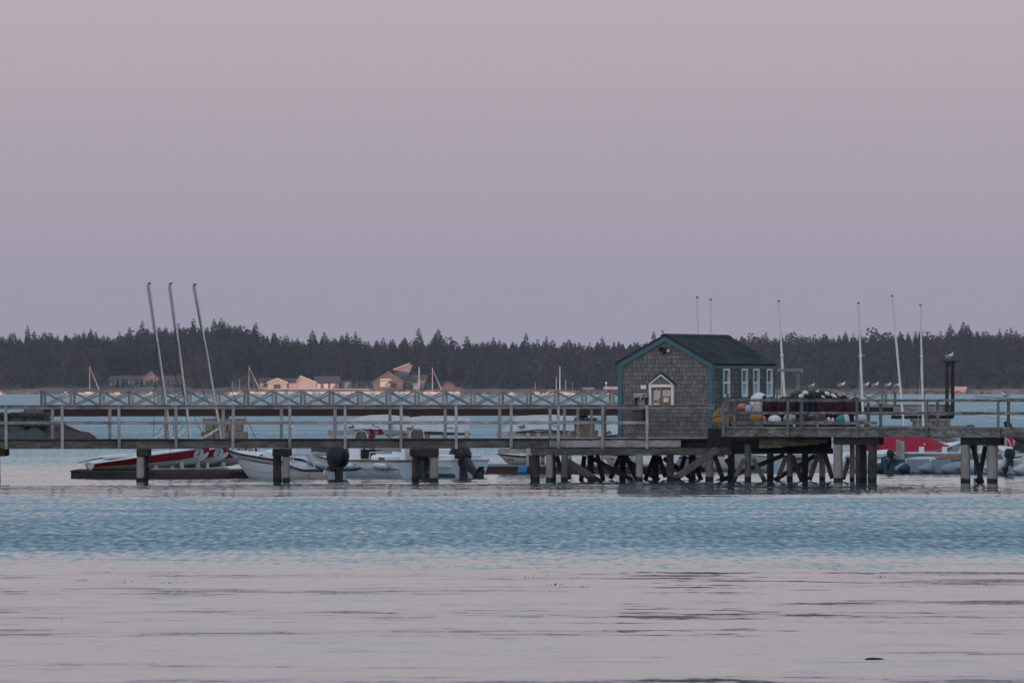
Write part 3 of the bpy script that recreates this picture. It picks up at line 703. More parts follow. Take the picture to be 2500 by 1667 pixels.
# teal trim
def rake(x0, z0, x1, z1, w_, y0, y1):
    d = Vector((x1 - x0, 0, z1 - z0)); d.normalize(); n = Vector((d.z, 0, -d.x)) if d.x > 0 else Vector((-d.z, 0, d.x))
    return d, n
ov = .045
for sgn in (-1, 1):
    xe = SW / 2 + sgn * (SW / 2 + ov); ze = EH - ov * slopeT; wv = .185
    B('rake_board', MB().prism([(SW / 2, RH), (xe, ze), (xe, ze - wv), (SW / 2, RH - wv)], 'y', -.072, .018), 'teal_paint', bevel=.004)
    B('rake_board', MB().prism([(SW / 2, RH), (xe, ze), (xe, ze - wv), (SW / 2, RH - wv)], 'y', SL - .015, SL + .04), 'teal_paint')
    xc = 0.0 if sgn < 0 else SW
    B('corner_board', MB().box(xc - (.02 if sgn < 0 else .125), xc + (.125 if sgn < 0 else .02), -.058, .017, -.05, EH - .10), 'teal_paint', bevel=.004)
B('corner_board', MB().box(SW + .0205, SW + .055, -.03, .05, -.05, EH - .10), 'teal_paint')
B('corner_board', MB().box(SW + .001, SW + .045, SL - .13, SL - .01, -.05, EH - .10), 'shingle_side')
B('eave_board', MB().box(SW + .002, SW + .055, .052, SL - .016, EH - .185, EH - .075), 'teal_paint', bevel=.004)
for a, b_ in WINS:
    wn = B('window', MB().box(SW + .003, SW + .050, a - .13, a - .001, WZ0 - .10, EH - .19).box(SW + .003, SW + .050, b_ + .001, b_ + .06, WZ0 - .10, EH - .19)
           .box(SW + .003, SW + .046, a, b_, WZ1 + .001, EH - .188).box(SW + .003, SW + .07, a, b_, WZ0 - .10, WZ0 - .001), 'teal_paint')
    fr = MB(); zc = (WZ0 + WZ1) / 2; t_ = .055
    fr.box(SW - .03, SW + .062, a + .002, a + t_, WZ0, WZ1).box(SW - .03, SW + .075, b_ - t_ * 1.1, b_ - .002, WZ0, WZ1)
    fr.box(SW - .03, SW + .058, a + t_, b_ - t_, WZ1 - t_, WZ1 - .001).box(SW - .03, SW + .066, a + t_, b_ - t_, WZ0 + .001, WZ0 + .09).box(SW - .03, SW + .050, a + t_, b_ - t_, zc - .03, zc + .03)
    B('sash_frame', fr, 'white_paint', wn)
    B('pane', MB().box(SW - .012, SW - .004, a + t_, b_ - t_, zc + .03, WZ1 - t_), 'window_glass', wn)
    B('pane', MB().box(SW - .012, SW - .004, a + t_, b_ - t_, WZ0 + .09, zc - .03), 'window_glass' if a < 2 else 'pale_blue_buoy_sky', wn)  # pale blue on the lower panes stands in for reflected sky
# roof with rough courses of asphalt shingles
for sgn in (1, -1):
    deck = MB(); xe = SW / 2 + sgn * (SW / 2 + ov + .05); ze = EH - (ov + .05) * slopeT
    deck.prism([(SW / 2, RH + .001), (xe, ze + .001), (xe, ze + .035), (SW / 2, RH + .04)], 'y', -.10, SL + .06)
    r_ = B('roof', deck, 'roof_shingle')
    cs = MB(); n = 14; g2 = random.Random(5 + sgn)
    for k in range(n):
        u0, u1 = k / n, (k + 1) / n + .02
        y = -.105
        while y < SL + .05:
            wdt = min(g2.uniform(.22, .42), SL + .065 - y); lift = g2.uniform(.012, .03)
            xa, za = SW / 2 + (xe - SW / 2) * u0, RH + .04 + (ze + .035 - RH - .04) * u0; xb, zb = SW / 2 + (xe - SW / 2) * min(u1, 1.008), RH + .04 + (ze + .035 - RH - .04) * min(u1, 1.008)
            cs.add([(xa, y, za + .003), (xa, y + wdt - .006, za + .003), (xb, y + wdt - .006, zb + lift), (xb, y, zb + lift), (xb, y, zb + .002), (xb, y + wdt - .006, zb + .002)], [(0, 1, 2, 3), (3, 2, 5, 4)])
            y += wdt
    tag(B('roof_shingles', cs, 'roof_shingle', r_), kind='stuff')
B('ridge_cap', MB().prism([(SW / 2 - .14, RH - .005), (SW / 2, RH + .075), (SW / 2 + .14, RH - .005), (SW / 2, RH + .045)], 'y', -.11, SL + .07), 'roof_shingle')
# notice board with a little gable, floodlight, fountain and small sign on the front wall (things fixed to the hut: parts)
def fx(px): return (X(px, 257) - hut_loc.x) / math.cos(yaw)
def fz(py): return Z(py, 257) - hut_loc.z
x0, x1 = fx(1587), fx(1647); zb, zs, zp = fz(991), fz(938), fz(912); xm = (x0 + x1) / 2
nb = B('notice_board', MB().box(x0 + .05, x1 - .05, -.06, -.022, zb, zs), 'cork')
B('frame', MB().box(x0, x0 + .085, -.14, -.02, zb, zs).box(x1 - .085, x1, -.14, -.02, zb, zs).box(x0 + .086, x1 - .086, -.14, -.02, zs - .10, zs + .0), 'white_paint', nb, bevel=.006)
for sg, xx in ((-1, x0), (1, x1)):
    B('gable_trim', MB().prism([(xm, zp), (xx - sg * 0 + sg * .02, zs + .01), (xx - sg * .06, zs + .005), (xm, zp - .075)], 'y', -.16, -.021), 'white_paint', nb)
    B('small_roof', MB().prism([(xm, zp + .045), (xx + sg * .055, zs + .015), (xx + sg * .02, zs + .012), (xm, zp + .003)], 'y', -.19, -.02), 'roof_shingle', nb)
B('gable_panel', MB().prism([(x0 + .03, zs + .012), (x1 - .03, zs + .012), (xm, zp - .04)], 'y', -.10, -.02), 'green_panel', nb)
def paper(pxa, pya, pxb, pyb, m, y=-.066): B('notice', MB().box(fx(pxa), fx(pxb), y, y + .004, fz(pyb), fz(pya)), m, nb)
paper(1598, 953, 1613.5, 971, 'paper'); paper(1619.5, 952, 1638, 967, 'paper'); paper(1597, 971.5, 1610.5, 989, 'paper', -.071); paper(1621.5, 971, 1633, 981, 'white_paint')
paper(1598.5, 972.5, 1609.5, 977.5, 'hypalon_teal' if False else 'pale_blue_buoy_sky', -.076); paper(1598, 978, 1609.5, 983, 'paper_blue', -.076); paper(1603, 949, 1606, 951, 'white_paint'); paper(1612, 948.5, 1615.5, 950.5, 'white_paint')
vs = []; fs = []; cx, cz = fx(1627), fz(975.5)
for k in range(16):
    a = 2 * math.pi * k / 16; vs += [(cx + .030 * math.cos(a), -.072, cz + .030 * math.sin(a)), (cx + .020 * math.cos(a), -.072, cz + .020 * math.sin(a))]
    fs.append((2 * k, 2 * k + 1, (2 * k + 3) % 32, (2 * k + 2) % 32))
B('print', MB().add(vs, fs), 'paper_blue', nb)
for (pa, pb, y0, n, ) in ((1600, 1611, 956, 5), (1621.5, 1636, 954.5, 5)):
    e = MB()
    for k in range(n): zz = fz(y0 + k * 2.4); e.box(fx(pa), fx(pb - (k % 2) * 3), -.0705, -.0665, zz - .008, zz)
    B('print', e, 'grey_buoy', nb)
fl = B('floodlight', MB().box(fx(1619), fx(1631), -.10, -.02, fz(857), fz(849)), 'black_plastic', bevel=.01)
for sg, m in ((-1, 'black_plastic'), (1, 'black_plastic')):
    c = Vector((fx(1625 + sg * 7.5), -.12, fz(852 + (2 if sg > 0 else -1)))); d = Vector((sg * .5, -.75, -.3)).normalized()
    B('lamp_head', MB().tube([c - d * .06, c + d * .03, c + d * .08], [.03, .06, .065], 10), m, fl, smooth=True)
    B('lamp_lens', MB().tube([c + d * .081, c + d * .086], .055, 10), 'white_paint' if sg > 0 else 'dark_metal', fl)
B('sensor', MB().ball((fx(1623), -.10, fz(860)), .055, 8, 6), 'black_plastic', fl)
B('small_sign', MB().box(fx(1565), fx(1578.5), -.03, -.021, fz(949.5), fz(940)), 'white_paint', bevel=.003)
ft = B('drinking_fountain', MB().box(fx(1554), fx(1585), -.32, -.02, fz(971), fz(959.5)), 'stainless', bevel=.02)
B('back_panel', MB().box(fx(1556), fx(1584), -.10, -.02, fz(991), fz(971.2)), 'stainless', ft)
B('side_arm', MB().box(fx(1555), fx(1558.5), -.26, -.101, fz(991), fz(971.2)).box(fx(1580), fx(1583), -.26, -.101, fz(991), fz(971.2)), 'dark_metal', ft)
B('button', MB().ball((fx(1570), -.33, fz(965)), (.035, .03, .03), 8, 6), 'chrome', ft); B('outlet', MB().box(fx(1577.5), fx(1582), -.325, -.318, fz(967.5), fz(963)), 'black_plastic', ft)
B('spout', MB().tube([(fx(1570), -.25, fz(971)), (fx(1570), -.25, fz(975))], .02, 6), 'chrome', ft)
lf = B('lower_basin', MB().box(fx(1551), fx(1577), -.30, -.02, fz(1030), fz(1002)), 'dark_metal', bevel=.03)
B('rim', MB().box(fx(1550), fx(1578), -.34, -.02, fz(1001.5), fz(996)), 'alu_dark', lf); B('button', MB().ball((fx(1563.5), -.35, fz(998)), (.035, .03, .02), 8, 6), 'chrome', lf)
# ------------------------------------------------------------------ hulls and outboards
def lerp(tab, t):
    for (a, va), (b_, vb) in zip(tab, tab[1:]):
        if t <= b_: return va + (vb - va) * max(0, (t - a)) / (b_ - a)
    return tab[-1][1]
class Hull:
    """x forward from the transom, y to port, z up from the waterline; u runs from keel (0) to sheer (1)"""
    def __init__(s, L, B_, sheer, keel, tr=.8, p=2.3, q=.42, rake=.3):
        s.L, s.B, s.sh, s.ke, s.tr, s.p, s.q, s.rake = L, B_, sheer, keel, tr, p, q, rake
    def pt(s, t, u, side=1):
        m = .42
        b = s.B / 2 * ((s.tr + (1 - s.tr) * math.sin(math.pi / 2 * t / m)) if t < m else 1 - ((t - m) / (1 - m)) ** s.p)
        q = s.q + (.95 - s.q) * max(0, (t - .55) / .45) ** 1.5
        zk, zs = lerp(s.ke, t), lerp(s.sh, t)
        return Vector((t * s.L + s.rake * (u - 1) * max(0, (t - .6) / .4) ** 1.4, side * b * max(u, 0) ** q, zk + (zs - zk) * u))
    def strip(s, u0, u1, nt_=26, nu=6, off=0.0, t0=0.0, t1=1.0, sides=(1, -1)):
        e = MB()
        for sd_ in sides:
            vs = []
            for i in range(nt_ + 1):
                for j in range(nu + 1):
                    v = s.pt(t0 + (t1 - t0) * i / nt_, u0 + (u1 - u0) * j / nu, sd_); v.y += sd_ * off; vs.append(v)
            n = nu + 1; e.add(vs, [(i * n + j, i * n + j + 1, (i + 1) * n + j + 1, (i + 1) * n + j) for i in range(nt_) for j in range(nu)])
        return e
    def transom(s, e, u0=0.0, u1=1.0, n=8):
        a = [s.pt(0, u0 + (u1 - u0) * j / n, 1) for j in range(n + 1)] + [s.pt(0, u0 + (u1 - u0) * j / n, -1) for j in range(n, -1, -1)]
        e.add(a, [tuple(range(len(a)))]); return e
    def deck(s, t0=0.0, t1=1.0, dz=-.02, camber=.05, inset=.0, n=22):
        e = MB(); vs = []
        for i in range(n + 1):
            t = t0 + (t1 - t0) * i / n; a = s.pt(t, 1, 1); k = max(0, abs(a.y) - inset)
            for f in (-1, -.5, 0, .5, 1): vs.append(Vector((a.x, k * f, a.z + dz + camber * (1 - f * f) * (abs(a.y) / (s.B / 2)))))
        e.add(vs, [(i * 5 + j, i * 5 + j + 1, (i + 1) * 5 + j + 1, (i + 1) * 5 + j) for i in range(n) for j in range(4)]); return e
    def rim(s, r, u=1.0, dz=0.0, t0=0.0, t1=1.0, n=28, flat=1.0):
        e = MB()
        for sd_ in (1, -1): e.tube([s.pt(t0 + (t1 - t0) * i / n, u, sd_) + Vector((0, 0, dz)) for i in range(n + 1)], r, 6)
        if t0 == 0: e.tube([s.pt(0, u, 1) + Vector((0, 0, dz)), s.pt(0, u, -1) + Vector((0, 0, dz))], r, 6)
        return e
    def decal(s, t0, z0, side, vs, off=.012):
        """lay flat 2D shapes (metres, x towards the viewer's right) on the hull side at t0 and height z0"""
        outv = []
        for v in vs:
            t = t0 + (v.x / s.L) * (-1 if side > 0 else 1); zk, zs = lerp(s.ke, t), lerp(s.sh, t); u = (z0 + v.y - zk) / (zs - zk)
            q = s.pt(t, u, side); a = s.pt(t + .01, u, side) - s.pt(t - .01, u, side); b_ = s.pt(t, u + .02, side) - s.pt(t, u - .02, side)
            n = a.cross(b_).normalized(); n = n if n.y * side > 0 else -n
            outv.append(q + n * off)
        return outv
def oval(rx, ry, n=24): return [Vector((rx * math.cos(2 * math.pi * k / n), ry * math.sin(2 * math.pi * k / n), 0)) for k in range(n)]
def put(name, stern, bow, label, cat, group=None, z=0.0, pitch=0.0, roll=0.0):
    """stern and bow as (pixel column, distance); returns the thing and the hull length"""
    a = Vector((X(stern[0], stern[1]), stern[1], z)); b_ = Vector((X(bow[0], bow[1]), bow[1], z)); d = b_ - a
    o = thing(name, a, math.atan2(d.y, d.x), label, cat, group, ry=-pitch, rx=roll); return o, d.length
def LB(root, name, e, mat, par=None, **k): return e.build(name, mat, par or root, local=True, **k)
def outboard(root, at, s=1.0, tilt=0.0, turn=0.0, mat='black_plastic', stripe=None, par=None):
    """outboard engine hung on a transom; leg down -z, propeller aft (-x)"""
    M = Matrix.Translation(Vector(at)) @ Euler((0, tilt, turn)).to_matrix().to_4x4() @ Matrix.Scale(s, 4)
    def sec(lst, nn=12):
        e = MB(); vs = []
        for (z, cx, rx, ry) in lst:
            for k in range(nn):
                a = 2 * math.pi * k / nn; ca, sa = math.cos(a), math.sin(a)
                vs.append(Vector((cx + rx * math.copysign(abs(ca) ** .45, ca), ry * math.copysign(abs(sa) ** .45, sa), z)))
        n = len(lst); e.add(vs, [(i * nn + k, i * nn + (k + 1) % nn, (i + 1) * nn + (k + 1) % nn, (i + 1) * nn + k) for i in range(n - 1) for k in range(nn)] + [tuple(range(nn - 1, -1, -1)), tuple((n - 1) * nn + k for k in range(nn))])
        return e.xf(M)
    cowl = LB(root, 'cowling', sec([(.02, -.16, .20, .15), (.10, -.17, .25, .185), (.30, -.18, .29, .20), (.45, -.18, .28, .19), (.53, -.17, .22, .15), (.555, -.16, .12, .09)]), mat, par, smooth=True)
    leg = LB(root, 'engine_leg', sec([(.03, -.16, .17, .11), (-.12, -.17, .13, .075), (-.45, -.19, .11, .055), (-.60, -.20, .16, .06), (-.68, -.22, .20, .05), (-.76, -.20, .13, .03), (-.92, -.18, .04, .012)], 10), 'dark_metal', par, smooth=True)
    LB(root, 'cavitation_plate', MB().box(-.48, .0, -.10, .10, -.575, -.555).xf(M), 'dark_metal', par)
    pr = MB().tube([(-.36, 0, -.68), (-.46, 0, -.68)], [.05, .03], 8)
    for k in range(3):
        a = 2 * math.pi * k / 3; d = Vector((0, math.cos(a), math.sin(a))); t_ = Vector((0, -d.z, d.y)); c = Vector((-.41, 0, -.68))
        pr.add([c + d * .03, c + d * .09 + t_ * .05 + Vector((.02, 0, 0)), c + d * .15, c + d * .09 - t_ * .05 - Vector((.02, 0, 0))], [(0, 1, 2, 3)])
    LB(root, 'propeller', pr.xf(M), 'dark_metal', par)
    LB(root, 'clamp_bracket', MB().box(-.02, .10, -.12, .12, -.32, .04).xf(Matrix.Translation(Vector(at)) @ Euler((0, tilt * .25, turn)).to_matrix().to_4x4() @ Matrix.Scale(s, 4)), 'dark_metal', par, bevel=.01)
    if stripe:
        LB(root, 'cowl_stripe', MB().add([(-.45, -.196, .30), (-.26, -.212, .30), (-.20, -.208, .40), (-.30, -.205, .40)], [(0, 1, 2, 3)]).xf(M), 'red_canvas', cowl)
        vs, fs = text_mesh(stripe, .085); LB(root, 'lettering', MB().add([Vector((v.x - .22, -.222, v.y + .24)) for v in vs], fs).xf(M), 'white_paint', cowl)
        LB(root, 'cowl_flash', MB().add([(-.06, -.205, .08), (.0, -.19, .06), (.06, -.15, .34), (.03, -.18, .36)], [(0, 1, 2, 3)]).xf(M), 'white_paint', cowl)
    return cowl

# ------------------------------------------------------------------ three numbered keel sloops on the float
fl_ = MB(); D0 = 261.0
fo_ = thing('float_dock', P(173, 0, D0) * Vector((1, 1, 0)) if False else (X(173, D0), D0, 0), 0, 'low dark float carrying the three numbered sloops', 'float')
fx0, fx1, zt = X(173, D0), X(660, D0), Z(1148, D0)
fo2 = MB().box(fx0, fx1, D0, D0 + .25, -.25, zt - .045).build('side_timber', 'wood_dark', fo_, bevel=.01)
MB().box(fx0, fx0 + .25, D0 + .26, D0 + 5.5, -.25, zt - .045).build('side_timber', 'wood_dark', fo_, bevel=.01)
mbp = MB(); xx_ = fx0 - .03; gg = random.Random(4)
while xx_ < fx1: mbp.box(xx_, xx_ + .19, D0 - .04, D0 + 5.6, zt - .04, zt + gg.uniform(-.006, 0)); xx_ += .20
tag(mbp.build('deck_planks', 'wood_dark', fo_), kind='stuff')
MB().box(X(380, D0), X(560, D0), D0 - .03, D0 - .005, .02, zt - .06).build('fender_board', 'dark_red_float', fo_)
def sloop(num, stern, bow, z, pitch, label, mast_deg, hullmat='gelcoat_cream', band='red_paint', mast_len=5.55, mastmat='alu', boom=True, name='sloop', group=None, cat='sailboat', fitted=True):
    o, L = put(name, stern, bow, label, cat, group, z=z, pitch=pitch)
    h = Hull(L, 1.55, [(0, .28), (.5, .41), (1, .46)], [(0, .05), (.25, -.07), (.5, -.14), (.75, -.15), (.88, -.06), (.95, .03), (1, .15)], tr=.62, p=2.1, q=.55, rake=.10)
    hull = LB(o, 'hull', h.transom(h.strip(0, .48), 0, 1), hullmat, smooth=True)
    LB(o, 'red_band', h.strip(.48, .93), band, smooth=True); LB(o, 'sheer_strake', h.strip(.93, 1.0, nu=2), 'gelcoat', smooth=True)
    dk = LB(o, 'deck', h.deck(0, 1, -.01, .07), 'gelcoat', smooth=True)
    LB(o, 'cockpit', MB().prism([(.5, -.42), (L * .52, -.5), (L * .56, 0), (L * .52, .5), (.5, .42)], 'z', .38, .47), 'gelcoat_cream', dk, bevel=.02)
    LB(o, 'rub_rail', h.rim(.02), 'gelcoat')
    mx_ = L * .69; foot = Vector((mx_, 0, .42)); top = foot + Vector((-math.sin(mast_deg - pitch), 0, math.cos(mast_deg - pitch))) * mast_len
    ms = LB(o, 'mast', MB().tube([foot, foot.lerp(top, .55), top], [.042, .040, .034], 8), mastmat, smooth=True)
    if not fitted: return o, h, L, foot, top
    up_ = foot.lerp(top, .62)
    LB(o, 'masthead', MB().tube([top, top + (top - foot).normalized() * .05], .052, 8), 'black_plastic', ms)
    LB(o, 'mast_track', MB().tube([foot.lerp(top, .6) + Vector((-.05, 0, 0)), top + Vector((-.055, 0, 0))], .012, 5), 'alu_dark', ms)
    bowp = h.pt(.99, 1); 
    st = MB().tube([foot.lerp(top, .68), Vector((bowp.x, 0, bowp.z))], .010, 4)
    for sd_ in (1, -1): q = h.pt(.60, 1, sd_); st.tube([foot.lerp(top, .68), q], .009, 4)
    st.tube([top + Vector((-.10, 0, -.03)), foot + Vector((-.17, 0, 1.5))], .009, 4)
    LB(o, 'stays', st, 'dark_metal')
    LB(o, 'spreader', MB().tube([foot.lerp(top, .68) + Vector((0, -.04, 0)), foot.lerp(top, .68) + Vector((.06, -.12, -.02))], .012, 5), 'alu_dark', ms)
    if boom:
        ba = foot.lerp(top, .13); bb = Vector((L * .31, .02, .45)); bm_ = LB(o, 'boom', MB().tube([ba, bb], .035, 7), 'alu', smooth=True)
        LB(o, 'vang', MB().tube([foot + Vector((0, 0, .03)), ba.lerp(bb, .3)], .008, 4).tube([ba + Vector((0, 0, .35)), ba.lerp(bb, .38)], .008, 4), 'rope_dark', bm_)
    LB(o, 'tiller', MB().tube([(.55, 0, .42), (.1, 0, .38), (-.35, .02, .33)], [.022, .02, .014], 6), 'black_plastic')
    LB(o, 'rudder_fitting', MB().tube([(-.02, 0, .30), (-.09, 0, .25), (-.08, 0, .12), (0, 0, .05)], .018, 6), 'dark_metal')
    ov_ = h.decal(.885, lerp(h.sh, .885) - .165, -1, oval(.235, .145)); num_v, num_f = text_mesh(num, .27)
    nd = LB(o, 'number_disc', MB().add(ov_, [tuple(range(24))]), 'white_paint')
    LB(o, 'number', MB().add(h.decal(.885, lerp(h.sh, .885) - .165, -1, num_v, .022), num_f), 'black_plastic', nd)
    ov_ = h.decal(.885, lerp(h.sh, .885) - .165, 1, oval(.235, .145)); LB(o, 'number_disc', MB().add(ov_, [tuple(range(24))]), 'white_paint')
    return o, h, L, foot, top
def cradle(px, d, z0, hgt, lab):
    o = thing('boat_cradle', (X(px, d), d, z0), R(28), lab, 'cradle', 'cradles under the sloops')
    for s_ in (-.3, .3):
        LB(o, 'upright', MB().prism([(-.10, 0), (.10, 0), (.05, hgt), (-.05, hgt)], 'x', s_ - .05, s_ + .05), 'wood_post')
    LB(o, 'base_timber', MB().box(-.45, .45, -.12, .12, 0, .07), 'wood_post', bevel=.01)
SLP = [('3', 'three', (219, 261.6), (516, 263.6), .205, R(4.6), R(8.7)), ('2', 'two', (266, 263.0), (564, 265.0), .225, R(4.3), R(8.1)), ('1', 'one', (343, 264.4), (640, 266.4), .24, R(4.6), R(10.8))]
for i, (n_, nw_, s_, b_, z_, pi_, md_) in enumerate(SLP):
    sloop(n_, s_, b_, z_, pi_, 'red and white keel sloop numbered %s, bow up on the dark float' % nw_, md_, group='numbered sloops on the float')
for px, d, hh in ((400, 262.2, .14), (463, 262.8, .26), (525, 264.0, .24)): cradle(px, d, zt, hh, {400: 'short wooden cradle under the middle of sloop number three', 463: 'wooden cradle under the bow of sloop number three', 525: 'wooden cradle under the bow of sloop number two'}[px])

# ------------------------------------------------------------------ motor boats moored behind the pier
# white runabout with a navy rub rail
o, L = put('runabout', (822, 258.8), (553, 260.6), 'white runabout with navy rub rail and bow rail moored behind the pier', 'motorboat')
h = Hull(L, 1.7, [(0, .30), (.20, .29), (.30, .40), (.40, .60), (.55, .68), (.8, .80), (1, .93)], [(0, -.22), (.6, -.22), (.85, -.05), (1, .38)], tr=.9, p=2.4, q=.30, rake=.55)
hl = LB(o, 'hull', h.transom(h.strip(0, 1, 34, 8)), 'gelcoat', smooth=True)
LB(o, 'rub_rail', h.rim(.045, .985), 'navy_rubber', smooth=True)
LB(o, 'pinstripe', h.strip(.80, .84, 20, 1, off=.012, t0=.35, t1=.86), 'navy_rubber'); LB(o, 'pinstripe', h.strip(.865, .885, 20, 1, off=.012, t0=.35, t1=.86), 'red_paint')
LB(o, 'spray_line', h.strip(.455, .47, 20, 1, off=.01, t0=.05, t1=.93), 'grey_buoy')
LB(o, 'foredeck', h.deck(.62, 1, 0, .14), 'gelcoat', smooth=True); LB(o, 'cockpit_sole', h.deck(0, .62, -.12, 0, inset=.12), 'gelcoat')
LB(o, 'gunwale_cap', MB().xf(Matrix.Identity(4)).add([v + Vector((0, 0, .01)) for i in range(25) for v in (h.pt(i * .62 / 24, 1, -1), h.pt(i * .62 / 24, 1, -1) + Vector((0, .16, .02)))], [(2 * i, 2 * i + 1, 2 * i + 3, 2 * i + 2) for i in range(24)])
   .add([v + Vector((0, 0, .01)) for i in range(25) for v in (h.pt(i * .62 / 24, 1, 1), h.pt(i * .62 / 24, 1, 1) - Vector((0, .16, -.02)))], [(2 * i, 2 * i + 1, 2 * i + 3, 2 * i + 2) for i in range(24)]), 'gelcoat')
LB(o, 'console', MB().prism([(L * .52, .1), (L * .64, .1), (L * .62, .85), (L * .56, .95), (L * .52, .9)], 'y', -.45, .45), 'gelcoat', bevel=.05)
st_ = LB(o, 'seat', MB().box(L * .33, L * .46, -.55, .55, .02, .50), 'gelcoat', bevel=.05); LB(o, 'seat_back', MB().box(L * .30, L * .345, -.60, .60, .74, 1.06), 'gelcoat', st_, bevel=.07); LB(o, 'seat_frame', MB().tube([(L * .33, -.52, .45), (L * .32, -.52, .78), (L * .32, .52, .78), (L * .33, .52, .45)], .02, 6), 'alu', st_)
rl = MB(); pts = [h.pt(t, 1, sd_) + Vector((-.05, -.12 * sd_, .30)) for sd_, rng in ((1, (.58, .68, .80, .92, .97)), ) for t in rng]
for sd_ in (1, -1):
    pp = [h.pt(t, 1, sd_) + Vector((-.04, -.10 * sd_, dz)) for t, dz in ((.56, .06), (.60, .24), (.72, .30), (.86, .32), (.975, .30))]; rl.tube(pp, .014, 6)
    for t in (.66, .78, .90): q = h.pt(t, 1, sd_) + Vector((-.04, -.10 * sd_, .0)); rl.tube([q + Vector((.06, 0, .30)), q], .013, 5)
rl.tube([h.pt(.975, 1, 1) + Vector((-.04, -.10, .30)), h.pt(.975, 1, -1) + Vector((-.04, .10, .30))], .014, 6)
LB(o, 'bow_rail', rl, 'alu', smooth=True)
for sd_ in (1, -1):
    LB(o, 'stern_rail', MB().tube([h.pt(.10, 1, sd_) + Vector((0, -.1 * sd_, 0)), h.pt(.14, 1, sd_) + Vector((0, -.1 * sd_, .50)), h.pt(.30, 1, sd_) + Vector((0, -.1 * sd_, .46)), h.pt(.33, 1, sd_) + Vector((0, -.1 * sd_, .1))], .016, 6), 'alu', smooth=True)
vs, fs = text_mesh('WHALER', .085); lg = LB(o, 'name_panel', MB().add(h.decal(.345, .33, 1, oval(.30, .085), .014), [tuple(range(24))]), 'gelcoat_cream'); LB(o, 'lettering', MB().add(h.decal(.34, .33, 1, vs, .022), fs), 'red_paint', lg)
vs, fs = text_mesh('ME 4 BK', .12); LB(o, 'registration', MB().add(h.decal(.90, .62, 1, vs, .016), fs), 'navy_rubber')
vs, fs = text_mesh('6', .13); LB(o, 'hull_mark', MB().add(h.decal(.16, .10, 1, vs, .016), fs), 'dark_metal')
LB(o, 'stern_cleat', MB().box(-.30, .02, -.9, -.7, .26, .31).tube([(-.2, -.6, .3), (-.5, -.75, .34)], .04, 6), 'dark_metal')
ou = outboard(o, (.14, .0, .36), 1.24, R(2), R(-12))
LB(o, 'step_ladder', MB().box(-.04, .0, .60, .92, .12, .30), 'alu')
for k in range(3): LB(o, 'ladder_rung', MB().tube([(-.05, .62, .15 + .06 * k), (-.05, .92, .15 + .06 * k)], .012, 5), 'chrome')
# white console skiff with a tan gunwale
def skiff(stern, bow, label, sheer, gun, boot=None, mat='gelcoat'):
    o, L = put('console_skiff', stern, bow, label, 'motorboat')
    h = Hull(L, 2.0, sheer, [(0, -.2), (.6, -.2), (.85, -.05), (1, .30)], tr=.92, p=2.4, q=.26, rake=.4)
    LB(o, 'hull', h.transom(h.strip(.42 if boot else 0, 1, 30, 8), .0, 1), mat, smooth=True)
    if boot: LB(o, 'boot_stripe', h.strip(0, .42, 30, 4), boot, smooth=True)
    LB(o, 'gunwale', h.rim(.038, 1.0), gun, smooth=True); LB(o, 'sole', h.deck(0, 1, -.25, 0, inset=.03), 'gelcoat')
    LB(o, 'strake_line', h.strip(.70, .715, 24, 1, off=.008, t0=.02, t1=.92), 'grey_buoy')
    return o, h, L
o, h, L = skiff((1012, 263.0), (765, 265.6), 'white open skiff with tan gunwale, two fenders and a console', [(0, .55), (.6, .56), (1, .75)], 'teak')
def ax(px, d): return px
wi = WM[o.name].inverted()
def loc(px, py, d): return wi @ P(px, py, d)
cn = LB(o, 'console', MB().prism([(1.92, .2), (2.58, .2), (2.50, .95), (2.35, 1.04), (2.04, .98)], 'y', -.4, .4), 'gelcoat', bevel=.03)
LB(o, 'console_panel', MB().box(1.90, 1.98, -.34, .34, .62, .92), 'black_plastic', cn); LB(o, 'steering_wheel', MB().tube([(1.80, .16 * math.cos(a), .80 + .16 * math.sin(a)) for a in [k * math.pi / 6 for k in range(13)]], .015, 5, cap=False), 'black_plastic', cn)
LB(o, 'throttle', MB().tube([(1.9, .3, .9), (1.8, .3, 1.10)], .03, 6), 'black_plastic', cn)
sb = LB(o, 'seat_box', MB().box(.85, 1.55, -.45, .45, .2, .74), 'gelcoat', bevel=.08); LB(o, 'hatch', MB().box(.9, 1.15, .451, .462, .34, .66), 'alu_dark', sb, bevel=.0); LB(o, 'seat_rail', MB().tube([(1.60, -.4, .55), (1.60, -.4, .82), (1.55, .4, .82), (1.60, .4, .55)], .02, 6), 'alu', sb)
LB(o, 'tow_post', MB().prism([(.18, .2), (.42, .2), (.38, .98), (.24, .98)], 'y', -.25, .25), 'gelcoat', bevel=.03)
for t in (.47, .14):
    q = h.pt(t, .80, 1) + Vector((0, .13, -.02)); f_ = LB(o, 'fender', MB().tube([q + Vector((dx, 0, dx * .06)) for dx in (-.28, -.25, -.15, .15, .25, .28)], [.03, .08, .10, .10, .08, .03], 10), 'white_buoy', smooth=True)
    LB(o, 'fender_line', MB().tube([q + Vector((.25, 0, .03)), h.pt(t + .03, 1, 1) + Vector((0, .04, .02))], .009, 4), 'rope', f_)
outboard(o, (-.10, 0, .55), 1.05, R(0), R(8))
LB(o, 'mooring_line', MB().tube([P(866, 1130, 259.5), P(890, 1148, 260.5), P(918, 1163, 261.8)], .010, 4).xf(wi), 'rope')
o, h, L = skiff((1147, 263.0), (960, 265.4), 'white workboat with blue waterline and big outboard tilted out of the water', [(0, .58), (.6, .58), (1, .8)], 'white_paint', 'teal_boot', 'gelcoat')
